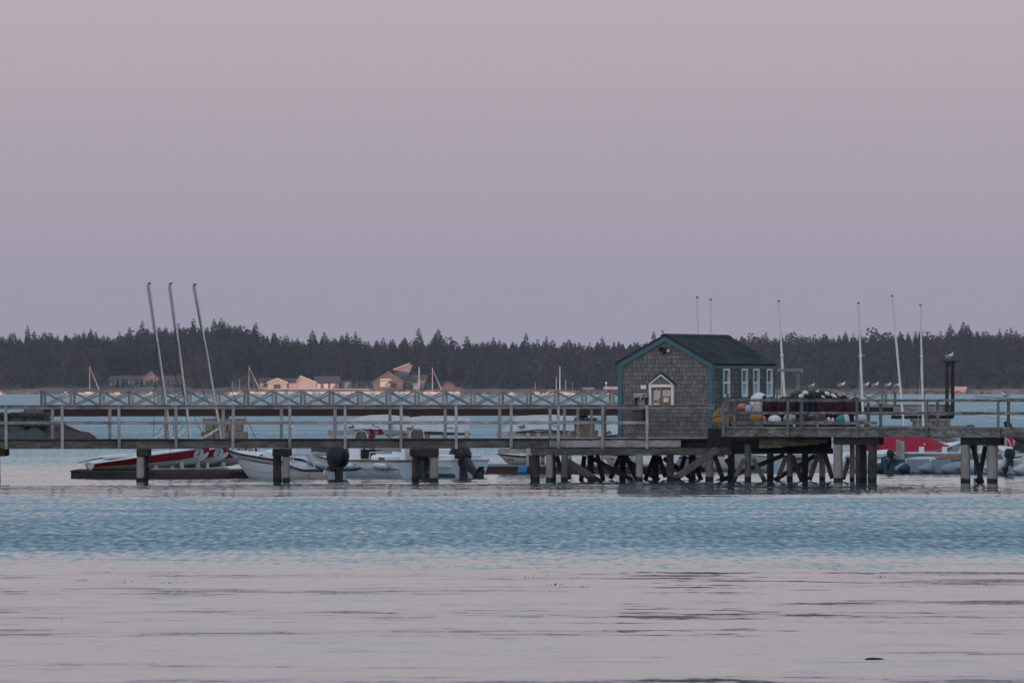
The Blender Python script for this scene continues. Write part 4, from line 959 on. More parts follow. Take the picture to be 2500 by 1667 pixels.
cn = LB(o, 'console', MB().prism([(.92, .2), (1.50, .2), (1.44, .95), (.98, .95)], 'y', -.4, .4), 'gelcoat', bevel=.04); LB(o, 'hatch', MB().box(.98, 1.26, .401, .412, .40, .76), 'alu_dark', cn)
LB(o, 'windscreen', MB().box(1.30, 1.45, -.38, .38, .95, 1.02), 'alu', cn)
LB(o, 'stern_locker', MB().box(.12, .80, -.7, .7, .28, .76), 'gelcoat', bevel=.04); LB(o, 'side_tarp', MB().prism([(.72, .28), (1.15, .28), (1.10, .60), (.66, .60)], 'y', 1.005, 1.04), 'green_canvas')
outboard(o, (-.02, .35, .36), 1.25, R(50), R(-4), stripe='SUZUKI')
outboard(o, (1.62, 1.30, .18), .55, R(10), R(10))
LB(o, 'stern_line', MB().tube([P(1023, 1134, 259.8), P(1040, 1139, 261), P(1058, 1146, 262)], .012, 5).xf(WM[o.name].inverted()), 'rope_dark')
# covered green boat behind
o, L = put('covered_boat', (868, 270), (742, 271.5), 'dark green canvas-covered boat lying behind the white runabout', 'boat')
h = Hull(L, 1.7, [(0, .72), (1, .82)], [(0, -.1), (.7, -.1), (1, .3)]); LB(o, 'hull', h.transom(h.strip(0, 1)), 'gelcoat', smooth=True); LB(o, 'cover', h.deck(0, 1, .01, .42), 'green_canvas', smooth=True)

# ------------------------------------------------------------------ rowing dinghies on timber racks
def rack(px0, px1, d, lab, ztop, zlow, posts):
    o = thing('dinghy_rack', (X(px0, d), d, 0), 0, lab, 'rack')
    x0, x1 = X(px0, d), X(px1, d)
    MB().box(x0, x1, d, d + .12, ztop - .17, ztop).build('top_beam', 'wood_rail', o, bevel=.01); MB().box(x0, x1, d + 1.1, d + 1.22, ztop - .17, ztop).build('top_beam', 'wood_rail', o)
    MB().box(x0 + .05, x1 - .05, d + .13, d + .25, zlow - .15, zlow).build('lower_beam', 'wood_rail', o); MB().box(x0 + .05, x1 - .05, d + 1.1, d + 1.22, zlow - .15, zlow).build('lower_beam', 'wood_rail', o)
    for px in posts:
        for dy in (-.13, 1.23): MB().box(X(px, d) - .08, X(px, d) + .08, d + dy, d + dy + .12, -.1, ztop - .01).build('post', 'wood_post', o, bevel=.01)
    return o
def dinghy(px0, px1, d, z, label, up=False, beam=1.3, ht=.5, tiltx=0.0, boards=True, roll=0.0):
    """rowing dinghy, keel up on its rack unless up is set"""
    o, L = put('rowing_dinghy', (px1, d), (px0, d), label, 'dinghy', 'white rowing dinghies behind the pier', z=z, pitch=tiltx)
    h = Hull(L, beam, [(0, ht), (.5, ht * .88), (1, ht * 1.12)], [(0, .06), (.3, 0), (.7, .02), (1, .14)], tr=.7, p=2.5, q=.40, rake=.25)
    Mf = Matrix.Identity(4) if up else Matrix.Translation((0, 0, ht * 1.0)) @ Matrix.Scale(-1, 4, (0, 0, 1))
    Mf = Euler((roll, 0, 0)).to_matrix().to_4x4() @ Mf
    LB(o, 'hull', h.transom(h.strip(0, 1)).xf(Mf), 'hypalon_white' if not up else 'gelcoat', smooth=True); LB(o, 'rub_rail', h.rim(.03).xf(Mf), 'alu_dark' if not up else 'navy_rubber', smooth=True)
    for k in ((.25, .5, .72)): LB(o, 'thwart', MB().box(L * k - .12, L * k + .12, -beam * .42, beam * .42, ht * .62, ht * .68).xf(Mf), 'teak')
    LB(o, 'keel_strip', MB().tube([h.pt(t, 0) - Vector((0, 0, .015)) for t in (.02, .3, .6, .8, .93)], .02, 5).xf(Mf), 'gelcoat_cream')
    for t in (.3, .7): LB(o, 'drain_plug', MB().tube([h.pt(t, .55, 1) + Vector((0, .0, 0)), h.pt(t, .55, 1) + Vector((0, .03, 0))], .03, 6).xf(Mf), 'dark_metal')
    return o
DR = 276.0
rack(800, 1145, DR, 'long weathered timber rack with white dinghies keel up behind the skiffs', Z(1050, DR), Z(1096, DR), (812, 905, 1000, 1085, 1140))
dinghy(822, 950, DR + .6, Z(1050, DR) - .02, 'white dinghy lying keel up at the end of the long rack beside the red jackets', ht=.40)
dinghy(945, 1148, DR + .5, Z(1060, DR) + .02, 'largest white dinghy lying keel up on the long rack', ht=.58, beam=1.5)
dinghy(850, 985, DR + 1.9, Z(1046, DR), 'white dinghy keel up at the back of the long rack', ht=.44)
dinghy(960, 1110, DR + .7, Z(1098, DR), 'white dinghy upright on the lower tier of the long rack', up=True, ht=.12)
rack(1212, 1398, DR, 'short timber rack with a white dinghy beside the granite pier', Z(1053, DR), Z(1096, DR), (1290, 1315, 1390))
dinghy(1224, 1402, DR + .5, Z(1053, DR) - .01, 'white dinghy keel up on the short rack beside the granite pier', ht=.55, beam=1.5)
dinghy(1218, 1335, DR + .7, Z(1098, DR), 'white dinghy upright on the lower tier of the short rack', up=True, ht=.13)
dinghy(1216, 1330, DR + 1.0, Z(1137, DR + 1), 'white dinghy sitting upright on the dark red float', up=True, ht=.36)
dinghy(1455, 1560, DR + 2.5, Z(1064, DR + 2.5), 'white dinghy keel up against the corner of the hut', ht=.38)
dinghy(1464, 1560, DR + 1.0, Z(1138, DR + 1), 'white dinghy upright on the dark red float under the hut', up=True, ht=.42)
for dd, zz, pxs in ((DR + 2.5, Z(1064, DR + 2.5), (1470, 1540)),):
    o = thing('trestle', (X(1505, dd), dd, 0), 0, 'low timber trestle holding a dinghy next to the hut', 'trestle')
    MB().box(X(1452, dd), X(1565, dd), dd - .3, dd - .18, zz - .12, zz).build('beam', 'wood_rail', o)
    for px in pxs: MB().box(X(px, dd) - .06, X(px, dd) + .06, dd - .3, dd - .18, -.1, zz - .121).build('post', 'wood_post', o)
o = thing('red_float', (X(1140, 275), 275, 0), 0, 'long dark red float under the dinghies', 'float')
MB().box(X(1140, 275), X(1640, 275), 275, 279.5, -.2, Z(1139, 275)).build('hull', 'dark_red_float', o, bevel=.02)
MB().box(X(1139, 275), X(1641, 275), 274.95, 279.6, Z(1138.9, 275), Z(1135, 275)).build('deck', 'grey_deck', o)
tag(MB().prism([(X(1262, 274.8), Z(1154, 274.8)), (X(1286, 274.8), Z(1154, 274.8)), (X(1288, 274.8), Z(1138, 274.8)), (X(1266, 274.8), Z(1138, 274.8))], 'y', 274.5, 274.9).build('plastic_box', 'blue_plastic', None, bevel=.02), 'bright blue plastic box hung on the dark red float', 'box')
o = thing('boat_float', (X(780, 272), 272, 0), 0, 'grey float carrying the long dinghy rack', 'float')
MB().box(X(735, 275), X(1135, 275), 275, 279.5, -.2, .22).build('deck', 'grey_deck', o, bevel=.02)
def arch(px0, px1, py0, d, lab):
    o = thing('steel_arch', (X(px0, d), d, .22), 0, lab, 'arch', 'bent steel arches')
    for dy in (0, .35):
        xa, xb = X(px0, d), X(px1, d); zt_ = Z(py0, d)
        MB().tube([(xa + .02, d + dy, .2), (xa, d + dy, zt_ - .15), (xa + .06, d + dy, zt_ - .03), (xa + .15, d + dy, zt_), (xb - .15, d + dy, zt_), (xb - .05, d + dy, zt_ - .04), (xb, d + dy, zt_ - .18), (xb + .03, d + dy, .2)], .018, 6).build('hoop', 'chrome', o, smooth=True)
    MB().box(X(px0 + 1, d), X(px1 - 1, d), d + .15, d + .2, .3, Z(py0 + 3, d)).build('panel', 'alu_dark', o)
arch(868, 896, 1051, 268.5, 'dark panel in bent steel hoops near the red jackets'); arch(1003, 1034, 1046, 268.5, 'taller dark panel in bent steel hoops in front of the largest dinghy')
for px, w_, h_, lab in ((907, 13, 22, 'wrinkled red life jacket hung on the rack below a dinghy'), (929, 10, 13, 'smaller red life jacket crumpled against the rack')):
    gg = random.Random(px); e = MB(); c = P(px, 1047, 275.75); nn = 8; k_ = S(275)
    for j in range(nn + 1):
        for i in range(nn + 1):
            u, v = i / nn - .5, j / nn; wv = w_ * (.55 + .45 * v) * (1 + .12 * math.sin(v * 9)); e.v.append(c + Vector(((u * 2 * wv * .5 + gg.uniform(-.6, .6)) * k_, -.06 * math.cos(u * 2.6) + .03 * math.sin(u * 21 + v * 5) + gg.uniform(-.012, .012), -(v * h_ + gg.uniform(-.8, .8)) * k_)))
    for j in range(nn):
        for i in range(nn): e.f.append((j * 9 + i, j * 9 + i + 1, j * 9 + i + 10, j * 9 + i + 9)); e.m.append(0)
    o = e.build('life_jacket', 'red_canvas', None, smooth=True); md = o.modifiers.new('thickness', 'SOLIDIFY'); md.thickness = .05
    tag(o, lab, 'jacket')
# ------------------------------------------------------------------ long footbridge on granite piers
G0 = P(97, 0, 420); G1 = P(2330, 0, 447); GP = Vector((G0.x, G0.y, 0)); gx = Vector((G1.x - G0.x, G1.y - G0.y, 0)).normalized(); gy = Vector((-gx.y, gx.x, 0))
bridge = thing('footbridge', GP, 0, 'long footbridge with cross-braced wooden railings on a rusty steel girder', 'bridge')
def gp(px, z, off=0.0): q = pierpt(px, GP, gx, off); return Vector((q.x, q.y, z))
GD, GR = 1.90, 2.775
along(MB(), 97, 2330, GD - .02, GD + .06, -.05, 2.0, gp).build('deck', 'gangway_wood', bridge)
for o_ in (0.05, 1.7):
    for a, b_ in ((104, 560), (560, 1015), (1015, 1430), (1430, 1880), (1880, 2318)):
        along(MB(), a + .5, b_ - .5, 1.43, 1.86, o_, o_ + .14, gp).build('girder', 'rust_steel', bridge)
        along(MB(), a + .5, b_ - .5, 1.425, 1.45, o_ - .06, o_ + .2, gp).build('flange', 'rust_steel', bridge)
along(MB(), 97, 106, 1.35, 1.86, 0, 2.0, gp).build('end_sill', 'wood_grey_dark', bridge)
NEAR = [110, 181.6, 253, 324, 395, 465, 535.5, 605.5, 674, 744, 813.5, 883, 952.5, 1022, 1090.5, 1159, 1227.5, 1295.5, 1363, 1430.5, 1498]
NEAR += [1498 + 66.5 * k for k in range(1, 11)]
for o_, zz, sh in ((0.0, GR, 0.0), (1.85, GR + .07, 0.0)):
    c = [97] + [NEAR[k] for k in range(4, len(NEAR), 5)] + [2178]
    for a, b_ in zip(c, c[1:]):
        along(MB(), a + .3, b_ - .3, zz - .05, zz, o_ - .06, o_ + .10, gp).build('rail', 'gangway_wood', bridge)
    pts = [gp(px - (8.5 if o_ else 0), 0, o_) for px in NEAR]
    for k, q in enumerate(pts):
        MB().beam(q + Vector((0, 0, GD)), q + Vector((0, 0, zz - .05)), .14, .11, up=(0, 1, 0)).build('post', 'gangway_wood', bridge)
        if k + 1 < len(pts):
            n = pts[k + 1]; t_ = gy * .04
            MB().beam(q + t_ + Vector((0, 0, zz - .08)), n + t_ + Vector((0, 0, GD + .05)), .03, .06).build('brace', 'gangway_wood', bridge)
            MB().beam(q - t_ + Vector((0, 0, GD + .05)), n - t_ + Vector((0, 0, zz - .08)), .035, .075).build('brace', 'gangway_wood', bridge)
q = gp(101.5, 0, -.1); MB().beam(q + Vector((0, 0, 1.40)), q + Vector((0, 0, GR + .02)), .12, .12, up=(0, 1, 0)).build('end_post', 'wood_grey_post', bridge)
# boarded end of the bridge with its gallows
along(MB(), 2178, 2322, 1.93, 2.0, -.1, 1.9, gp).build('platform', 'wood_grey_dark', bridge)
for k in range(3):
    along(MB(), 2178, 2318, 1.72 + .165 * k - .3, 1.87 + .165 * k - .3, -.16 - .01 * (k % 2), -.11, gp).build('side_board', 'gangway_wood', bridge)
along(MB(), 2178, 2325, 1.20, 1.40, -.12, .1, gp).build('stringer', 'wood_dark', bridge)
along(MB(), 2178, 2328, GR - .09, GR - .03, -.1, 0, gp).build('rail', 'wood_grey_dark', bridge)
for px in (2185, 2255, 2325): q = gp(px, 0, 0); MB().beam(q + Vector((0, 0, 1.2)), q + Vector((0, 0, GR - .09)), .14, .12, up=(0, 1, 0)).build('post', 'wood_grey_post', bridge)
o = thing('portal_frame', gp(2318, 1.95, -.3), 0, 'tall dark two-post frame with a gull on top at the bridge end', 'frame')
for px in (2312, 2326): q = gp(px, 0, -.3); MB().beam(q + Vector((0, 0, 1.3)), q + Vector((0, 0, Z(884, 446))), .19, .18, up=(0, 1, 0)).build('post', 'wood_dark', o, bevel=.01)
q = gp(2311, 0, -.3); MB().beam(q + Vector((0, 0, Z(900, 446))), q + Vector((.14, 0, Z(884, 446))), .12, .2).build('knee', 'wood_dark', o)
a, b_ = gp(2304, 0, -.3), gp(2332, 0, -.3); MB().beam(a + Vector((0, 0, Z(883, 446))), b_ + Vector((0, 0, Z(883, 446))), .3, .12).build('head_timber', 'wood_dark', o, bevel=.01)
# granite piers under the bridge: every block its own
def granite_pier(px0, px1, py_top, lab, seed, d):
    o = thing('granite_pier', (X((px0 + px1) / 2, d), d + .4, 0), 0, lab, 'bridge pier'); gg = random.Random(seed)
    x0, x1 = X(px0, d), X(px1, d); ztop = Z(py_top, d); z = -.5; hh = [.62, .50, .42, .34, .30]; k = 0
    while z < ztop - .05:
        hgt = min(hh[min(k, 4)], ztop - z); inset = (x1 - x0) * .09 * min(k, 2) if z + hgt < ztop - .02 else (x1 - x0) * .12
        xa = x0 + inset * gg.uniform(.7, 1.2); xe = x1 - inset * gg.uniform(.7, 1.2)
        while xa < xe - .1:
            wd = min(gg.uniform(.45, 1.0), xe - xa); 
            if xe - xa - wd < .25: wd = xe - xa
            dp = gg.uniform(-.12, .05)
            MB().box(xa + .012, xa + wd - .012, d + dp, d + 2.2, z + .008, z + hgt - .008).build('block', 'granite', o, bevel=.04); xa += wd
        z += hgt; k += 1
    MB().box((x0 + x1) / 2 - .35, (x0 + x1) / 2 + .25, d + .3, d + 1.8, ztop + .001, 1.42).build('bearing', 'wood_dark', o)
granite_pier(478, 612, 1021, 'squat tan granite bridge pier behind the leaning masts', 2, 423)
granite_pier(975, 1055, 1021, 'granite bridge pier half hidden behind the white dinghies', 3, 430)
granite_pier(1378, 1470, 1020, 'granite bridge pier beside the hut', 6, 437)
granite_pier(2212, 2338, 1022, 'granite bridge pier under the boarded bridge end', 8, 444)
wood('log_wood', (.10, .09, .08), (.17, .155, .14), (3, 3, 3))
for px, py, w_, h_ in ((495, 1023, 26, 8), (492, 1052, 16, 20), (505, 1040, 10, 14)):
    pass
# granite ledge and wall at the bridge's landward end
g = random.Random(77); mbr = MB(); DL = 405
prof = [(-220, 1012), (0, 1010), (105, 1012), (118, 1030), (150, 1039), (175, 1046), (200, 1055), (222, 1065), (232, 1074), (300, 1086), (345, 1093)]
rows = 9; vs = []
for j in range(rows + 1):
    f = j / rows
    for k in range(46):
        px = -220 + 565 * k / 45; pyt = lerp(prof, px); zt_ = Z(pyt, DL); y = DL + 3.5 - 27.0 * f ** 1.6
        z = zt_ * (1 - f ** 1.5) - .25 * f + g.uniform(-.24, .24) * (1 if 0 < j else .45) * (1 - .6 * f); vs.append(Vector((X(px, DL) + g.uniform(-.16, .16), y + g.uniform(-.5, .5), z)))
mbr.add(vs, [(j * 46 + k, j * 46 + k + 1, (j + 1) * 46 + k + 1, (j + 1) * 46 + k) for j in range(rows) for k in range(45)])
b0 = len(mbr.v); back = [Vector((v.x, v.y + 6, -.6)) for v in vs[:46]]
mbr.add(vs[:46] + back, [(k, 46 + k, 47 + k, k + 1) for k in range(45)])
mbr.m = [1 if (mbr.v[f[0]].x > X(150, DL)) else 0 for f in mbr.f]
tag(mbr.build('rock_ledge', ['ledge_rock', 'weed_rock']), 'dark rock ledge with rusty weed below the bridge end', kind='structure')
o = thing('stone_abutment', (X(40, 401), 401, .9), 0, 'dark dry-laid stone abutment under the landward end of the footbridge', 'abutment'); gg = random.Random(12)
z = Z(1042, 401)
for rw in range(3):
    hgt = .24; xa = X(-120, 401) + gg.uniform(0, .3)
    while xa < X(112 - rw * 2, 401):
        wd = gg.uniform(.4, .95); MB().box(xa, min(xa + wd - .02, X(116, 401)), 400.6 + gg.uniform(-.1, .1), 404, z, z + hgt - .015 + (gg.uniform(-.05, .03) if rw == 2 else 0)).build('block', 'ledge_rock', o, bevel=.04); xa += wd
    z += hgt

# ------------------------------------------------------------------ fishing gear on the high deck
DG = 252.6
def deckz(): return HZ + .022
def zb(py, d): return Z(py, d)
def buoy(name, px, py, r_px, d, mat, label, sq=1.0, cat='buoy', eye=True, band=None, grp='buoys on the pier deck', tilt=None):
    r = r_px * S(d); c = P(px, py, d); o = thing(name, (c.x, c.y, c.z - r * sq), 0, label, cat, grp)
    M = Euler(tilt).to_matrix() if tilt else None
    MB().ball(c, (r, r, r * sq), 18, 12, M).build('float_body', mat, o, smooth=True)
    if eye: MB().tube([c + Vector((r * .1 * k, -.02, r * sq + .015 * (2 - abs(k)))) for k in (-2, -1, 0, 1, 2)], .014, 5).build('lifting_eye', 'dark_metal', o)
    if band:
        e = MB(); e.tube([c + (Euler((R(-14), 0, 0)).to_matrix() @ Vector((r * 1.012 * math.cos(a), r * 1.012 * math.sin(a), 0))) for a in [k * math.pi / 12 for k in range(25)]], .016, 5, cap=False); e.build('band', band, o)
    return o
buoy('mooring_ball', 1764, 1022, 27, 254.2, 'yellow_buoy', 'big yellow mooring ball with a dark band beside the hut corner', .98, band='rope_dark', eye=False)
buoy('mooring_ball', 1854, 982, 24, 254.2, 'white_buoy', 'large white mooring ball rising above the deck railing', 1.0, eye=False)
buoy('mooring_ball', 1846, 1004, 16, 253.3, 'grey_buoy', 'grey mooring ball in front of the large white ball', 1.15, eye=False)
buoy('mooring_ball', 1846, 1020, 18, 252.9, 'yellow_buoy', 'dull yellow mooring ball below the large white ball', .8, eye=False)
buoy('net_buoy', 1812, 994, 12, 253.4, 'orange_buoy', 'faded orange net buoy wrapped in line near the big yellow ball', .85)
buoy('net_buoy', 1827, 999, 8.5, 253.2, 'pale_blue_buoy_sky', 'small pale blue buoy squeezed against the grey ball', 1.3)
buoy('net_buoy', 1891, 1025, 17, 252.8, 'white_buoy', 'white oval mooring buoy with a dark mark behind the low board', .72, eye=True)
buoy('net_buoy', 1927, 1022, 15, 253.0, 'grey_buoy', 'dull cream mooring buoy beside a railing post', .85)
buoy('pot_buoy', 1866, 1024, 4.5, 252.7, 'orange_buoy', 'small orange and white pot buoy standing upright', 2.2)
buoy('pot_buoy', 1979, 1016, 4.5, 252.8, 'white_buoy', 'small white pot buoy hanging in the tangled rope', 1.7)
buoy('pot_buoy', 2023, 1025, 5, 252.6, 'white_buoy', 'small white pot buoy leaning at the end of the rope heap', 1.5)
buoy('pot_buoy', 2033, 1026, 4, 252.7, 'white_buoy', 'small cream pot buoy next to the leaning white one', 1.7)
buoy('pot_buoy', 1940, 1033, 5, 252.6, 'white_buoy', 'tiny white pot buoy lying by the railing post', .7)
# tarps over crates
def tarp(px0, px1, py0, py1, d, dep, mat, lab, seed):
    gg = random.Random(seed); nx_, nz_ = 26, 12; vs = []; x0, x1 = X(px0, d), X(px1, d); z0, z1 = Z(py1, d), Z(py0, d)
    def bulge(u, v): return .07 * math.sin(u * 19 + seed) * (1 - v * .5) + .05 * math.sin(u * 43 + 2 * v) + gg.uniform(-.018, .018)
    e = MB()
    for j in range(nz_ + 1):
        for i in range(nx_ + 1):
            u, v = i / nx_, j / nz_
            ztop = z1 + .05 * math.sin(u * 9 + seed) + .03 * math.sin(u * 23)
            e.v.append(Vector((x0 + (x1 - x0) * u + gg.uniform(-.01, .01), d - .05 + bulge(u, v) + .10 * v ** 3, z0 + (ztop - z0) * v)))
    for j in range(1, 7):
        for i in range(nx_ + 1):
            u = i / nx_; tp = e.v[nz_ * (nx_ + 1) + i]; e.v.append(Vector((tp.x, tp.y + dep * j / 6, tp.z + .05 * math.sin(u * 12 + j) - (.1 if j == 6 else 0) + gg.uniform(-.02, .02))))
    n = nx_ + 1
    for j in range(nz_ + 6):
        for i in range(nx_): e.f.append((j * n + i, j * n + i + 1, (j + 1) * n + i + 1, (j + 1) * n + i)); e.m.append(0)
    o = thing('covered_crate', (X((px0 + px1) / 2, d), d + dep / 2, HZ + .02), 0, lab, 'crate', 'covered crates on the pier deck')
    e.build('tarp', mat, o, smooth=True)
    MB().box(x0 + .06, x1 - .06, d + .10, d + dep - .05, HZ + .022, z1 - .12).build('crate_body', 'wood_dark', o)
    return o
tarp(1862, 1941, 974, 1008, 253.6, 1.4, 'maroon_tarp', 'crate under a maroon tarp beside the large white mooring ball', 1)
tarp(1941, 1998, 977, 1008, 253.9, 1.3, 'navy_tarp', 'crate under a navy tarp between two maroon ones', 2)
tarp(1998, 2103, 972, 1010, 253.6, 1.5, 'maroon_tarp', 'long crate under a maroon tarp at the end of the gear row', 3)
MB_ = MB().tube([P(1880, 974, 253.4), P(1879, 990, 253.35), P(1878, 1006, 253.35)], .10, 7)
# heap of rope and net on the tarps
def tangle(px0, px1, py0, py1, d, dep, n, lab, mat, seed, name='rope_heap', r=.011):
    gg = random.Random(seed); e = MB(); x0, x1 = X(px0, d), X(px1, d); zb_, zt_ = Z(py1, d), Z(py0, d)
    for k in range(n):
        cx = gg.uniform(x0, x1); u = (cx - x0) / (x1 - x0); hgt = zb_ + (zt_ - zb_) * (math.sin(math.pi * u) ** .6) * gg.uniform(.05, 1)
        c = Vector((cx, d + gg.uniform(0, dep), hgt)); rr = gg.uniform(.04, .13); a0 = gg.uniform(0, 6.28); tl = Euler((gg.uniform(-.9, .9), gg.uniform(-.9, .9), 0)).to_matrix(); pts = []
        for q in range(gg.randint(7, 13)):
            a = a0 + q * .6; pts.append(c + tl @ Vector((rr * math.cos(a) * (1 + .05 * q), rr * math.sin(a), .01 * q + gg.uniform(-.02, .02))))
            if pts[-1].z < HZ + .03: pts[-1].z = HZ + .03
        e.tube(pts, r, 4)
    o = e.build(name, mat, None); return tag(o, lab, 'rope')
tangle(1930, 2046, 960, 974, 253.9, .9, 170, 'heap of brown net and rope piled on top of the tarps', 'rope_dark', 5, 'net_heap', .014)
tangle(1950, 1985, 1008, 1042, 252.45, .4, 60, 'tangle of dark line spilling over the low board', 'rope_dark', 6)
tangle(1984, 2020, 1008, 1038, 252.4, .4, 60, 'coiled tan rope heap behind the low board', 'rope', 7)
for k, (px, py, r_, sq, m, lab) in enumerate(((1956, 967, 7, .8, 'white_buoy', 'small white buoy half buried low in the net heap'), (1966, 959, 8, .7, 'gull_white', 'white buoy on the top of the net heap'), (1996, 955, 4.5, .6, 'white_buoy', 'white buoy tip showing at the peak of the net heap'),
                                    (2020, 961, 8, .55, 'white_buoy', 'white pot buoy sloping down the end of the net heap'), (2036, 967, 9, .5, 'gelcoat_cream', 'cream pot buoy sliding off the end of the net heap'), (2010, 969, 6, .5, 'gelcoat_cream', 'cream pot buoy low in the front of the net heap'))):
    buoy('pot_buoy', px, py, r_, 253.7, m, lab, sq, tilt=(0, R(35) if px > 2000 else 0, 0), eye=False)
c = P(2060, 1024, 252.7)
o = thing('plastic_bucket', (c.x, c.y, HZ + .03), 0, 'green plastic bucket lying on its side with a white bottom', 'bucket'); dv = Vector((.9, -.35, .22)).normalized()
MB().tube([c - dv * .22, c - dv * .12, c + dv * .10], [.12, .16, .205], 16).build('body', 'green_plastic', o, smooth=True); MB().tube([c + dv * .101, c + dv * .125], .20, 16).build('lid', 'white_buoy', o)
tag(MB().box(X(2085, 252.9), X(2116, 252.9), 252.7, 253.1, HZ + .18, Z(1012, 252.9)).build('storage_bin', 'hypalon_white', None, bevel=.06), 'pale translucent storage bin at the end of the gear row', 'bin')
o = thing('bin_stand', (X(2100, 252.9), 252.9, HZ + .02), 0, 'low dark stand under the pale storage bin', 'stand')
MB().box(X(2083, 252.9), X(2118, 252.9), 252.66, 253.14, HZ + .10, HZ + .178).build('top', 'wood_dark', o)
for px in (2086, 2114): MB().box(X(px, 252.9) - .04, X(px, 252.9) + .04, 252.7, 253.1, HZ + .022, HZ + .099).build('leg', 'wood_dark', o)
tag(MB().tube([P(1812, 1040, 252.3), P(1822, 1015, 252.35), P(1840, 990, 252.4), P(1846, 978, 252.5)], .012, 5).build('mooring_line', 'rope', None), 'pale line slanting up across the mooring balls', 'rope')

# ------------------------------------------------------------------ gulls
def gull(px, py, d, label, face=1, head=0.0, s=1.0, dark=False, rest=False):
    """standing gull; py is the pixel row of its feet"""
    c = P(px, py, d); o = thing('gull', c, 0 if face > 0 else math.pi, label, 'gull', 'gulls resting about the pier'); o.scale = (s, s, s)
    hz = .12 if not rest else .06
    body = MB().tube([(-.20, 0, hz + .02), (-.15, 0, hz + .03), (-.06, 0, hz + .06), (.04, 0, hz + .085), (.10, 0, hz + .12), (.125, 0, hz + .165), (.135, 0, hz + .20), (.15, 0, hz + .215), (.175, 0, hz + .205)],
                     [.012, .04, .078, .085, .062, .042, .044, .042, .014], 12)
    LB(o, 'body', body, 'gull_dark' if dark else 'gull_white', smooth=True)
    for sd_ in (1, -1):
        LB(o, 'wing', MB().ball((-.06, sd_ * .062, hz + .075), (.16, .025, .058), 12, 8, Euler((0, R(10), sd_ * R(4))).to_matrix()), 'gull_dark' if dark else 'gull_grey', smooth=True)
    LB(o, 'tail', MB().prism([(-.16, -.03), (-.30, -.035), (-.30, .035), (-.16, .03)], 'z', hz + .015, hz + .032), 'gull_dark')
    LB(o, 'bill', MB().tube([(.17, 0, hz + .205), (.20, 0, hz + .20), (.225, 0, hz + .188)], [.014, .011, .004], 6), 'gull_bill')
    if not rest:
        for sd_ in (1, -1): LB(o, 'leg', MB().tube([(.0, sd_ * .025, 0), (.0, sd_ * .025, hz + .02)], .006, 5).box(-.015, .035, sd_ * .025 - .018, sd_ * .025 + .018, 0, .006), 'gull_bill')
DGL = 443
def railz(px): return 945 + (H - (GR + .07)) / S(DGL) 
for px, dk, rs, s_, lab in ((1982, False, False, .9, 'small hunched gull on the bridge rail behind the net heap'), (2055, False, False, 1.15, 'white-headed gull standing alone on the bridge rail'), (2085, True, True, 1.0, 'dark young gull sitting low on the bridge rail'),
                        (2114, False, False, 1.1, 'upright gull on the rail close to a mast'), (2137, False, False, 1.1, 'plump gull on the rail second from the mast'), (2168, False, False, 1.05, 'gull on the rail between two masts, tail towards its neighbour'),
                        (2190, False, False, 1.05, 'gull on the rail right against the tall leaning mast')):
    gull(px, 949.4, DGL + (px - 2055) * .012 + 1.6, lab, 1, s=s_, dark=dk, rest=rs)
gull(2318, 879.8, 445.6, 'gull perched on the tall dark frame at the bridge end', 1, s=1.25)
gull(2453, 977 - 3.2, 247.2, 'gull standing on the pier railing near the end', -1, s=.62)
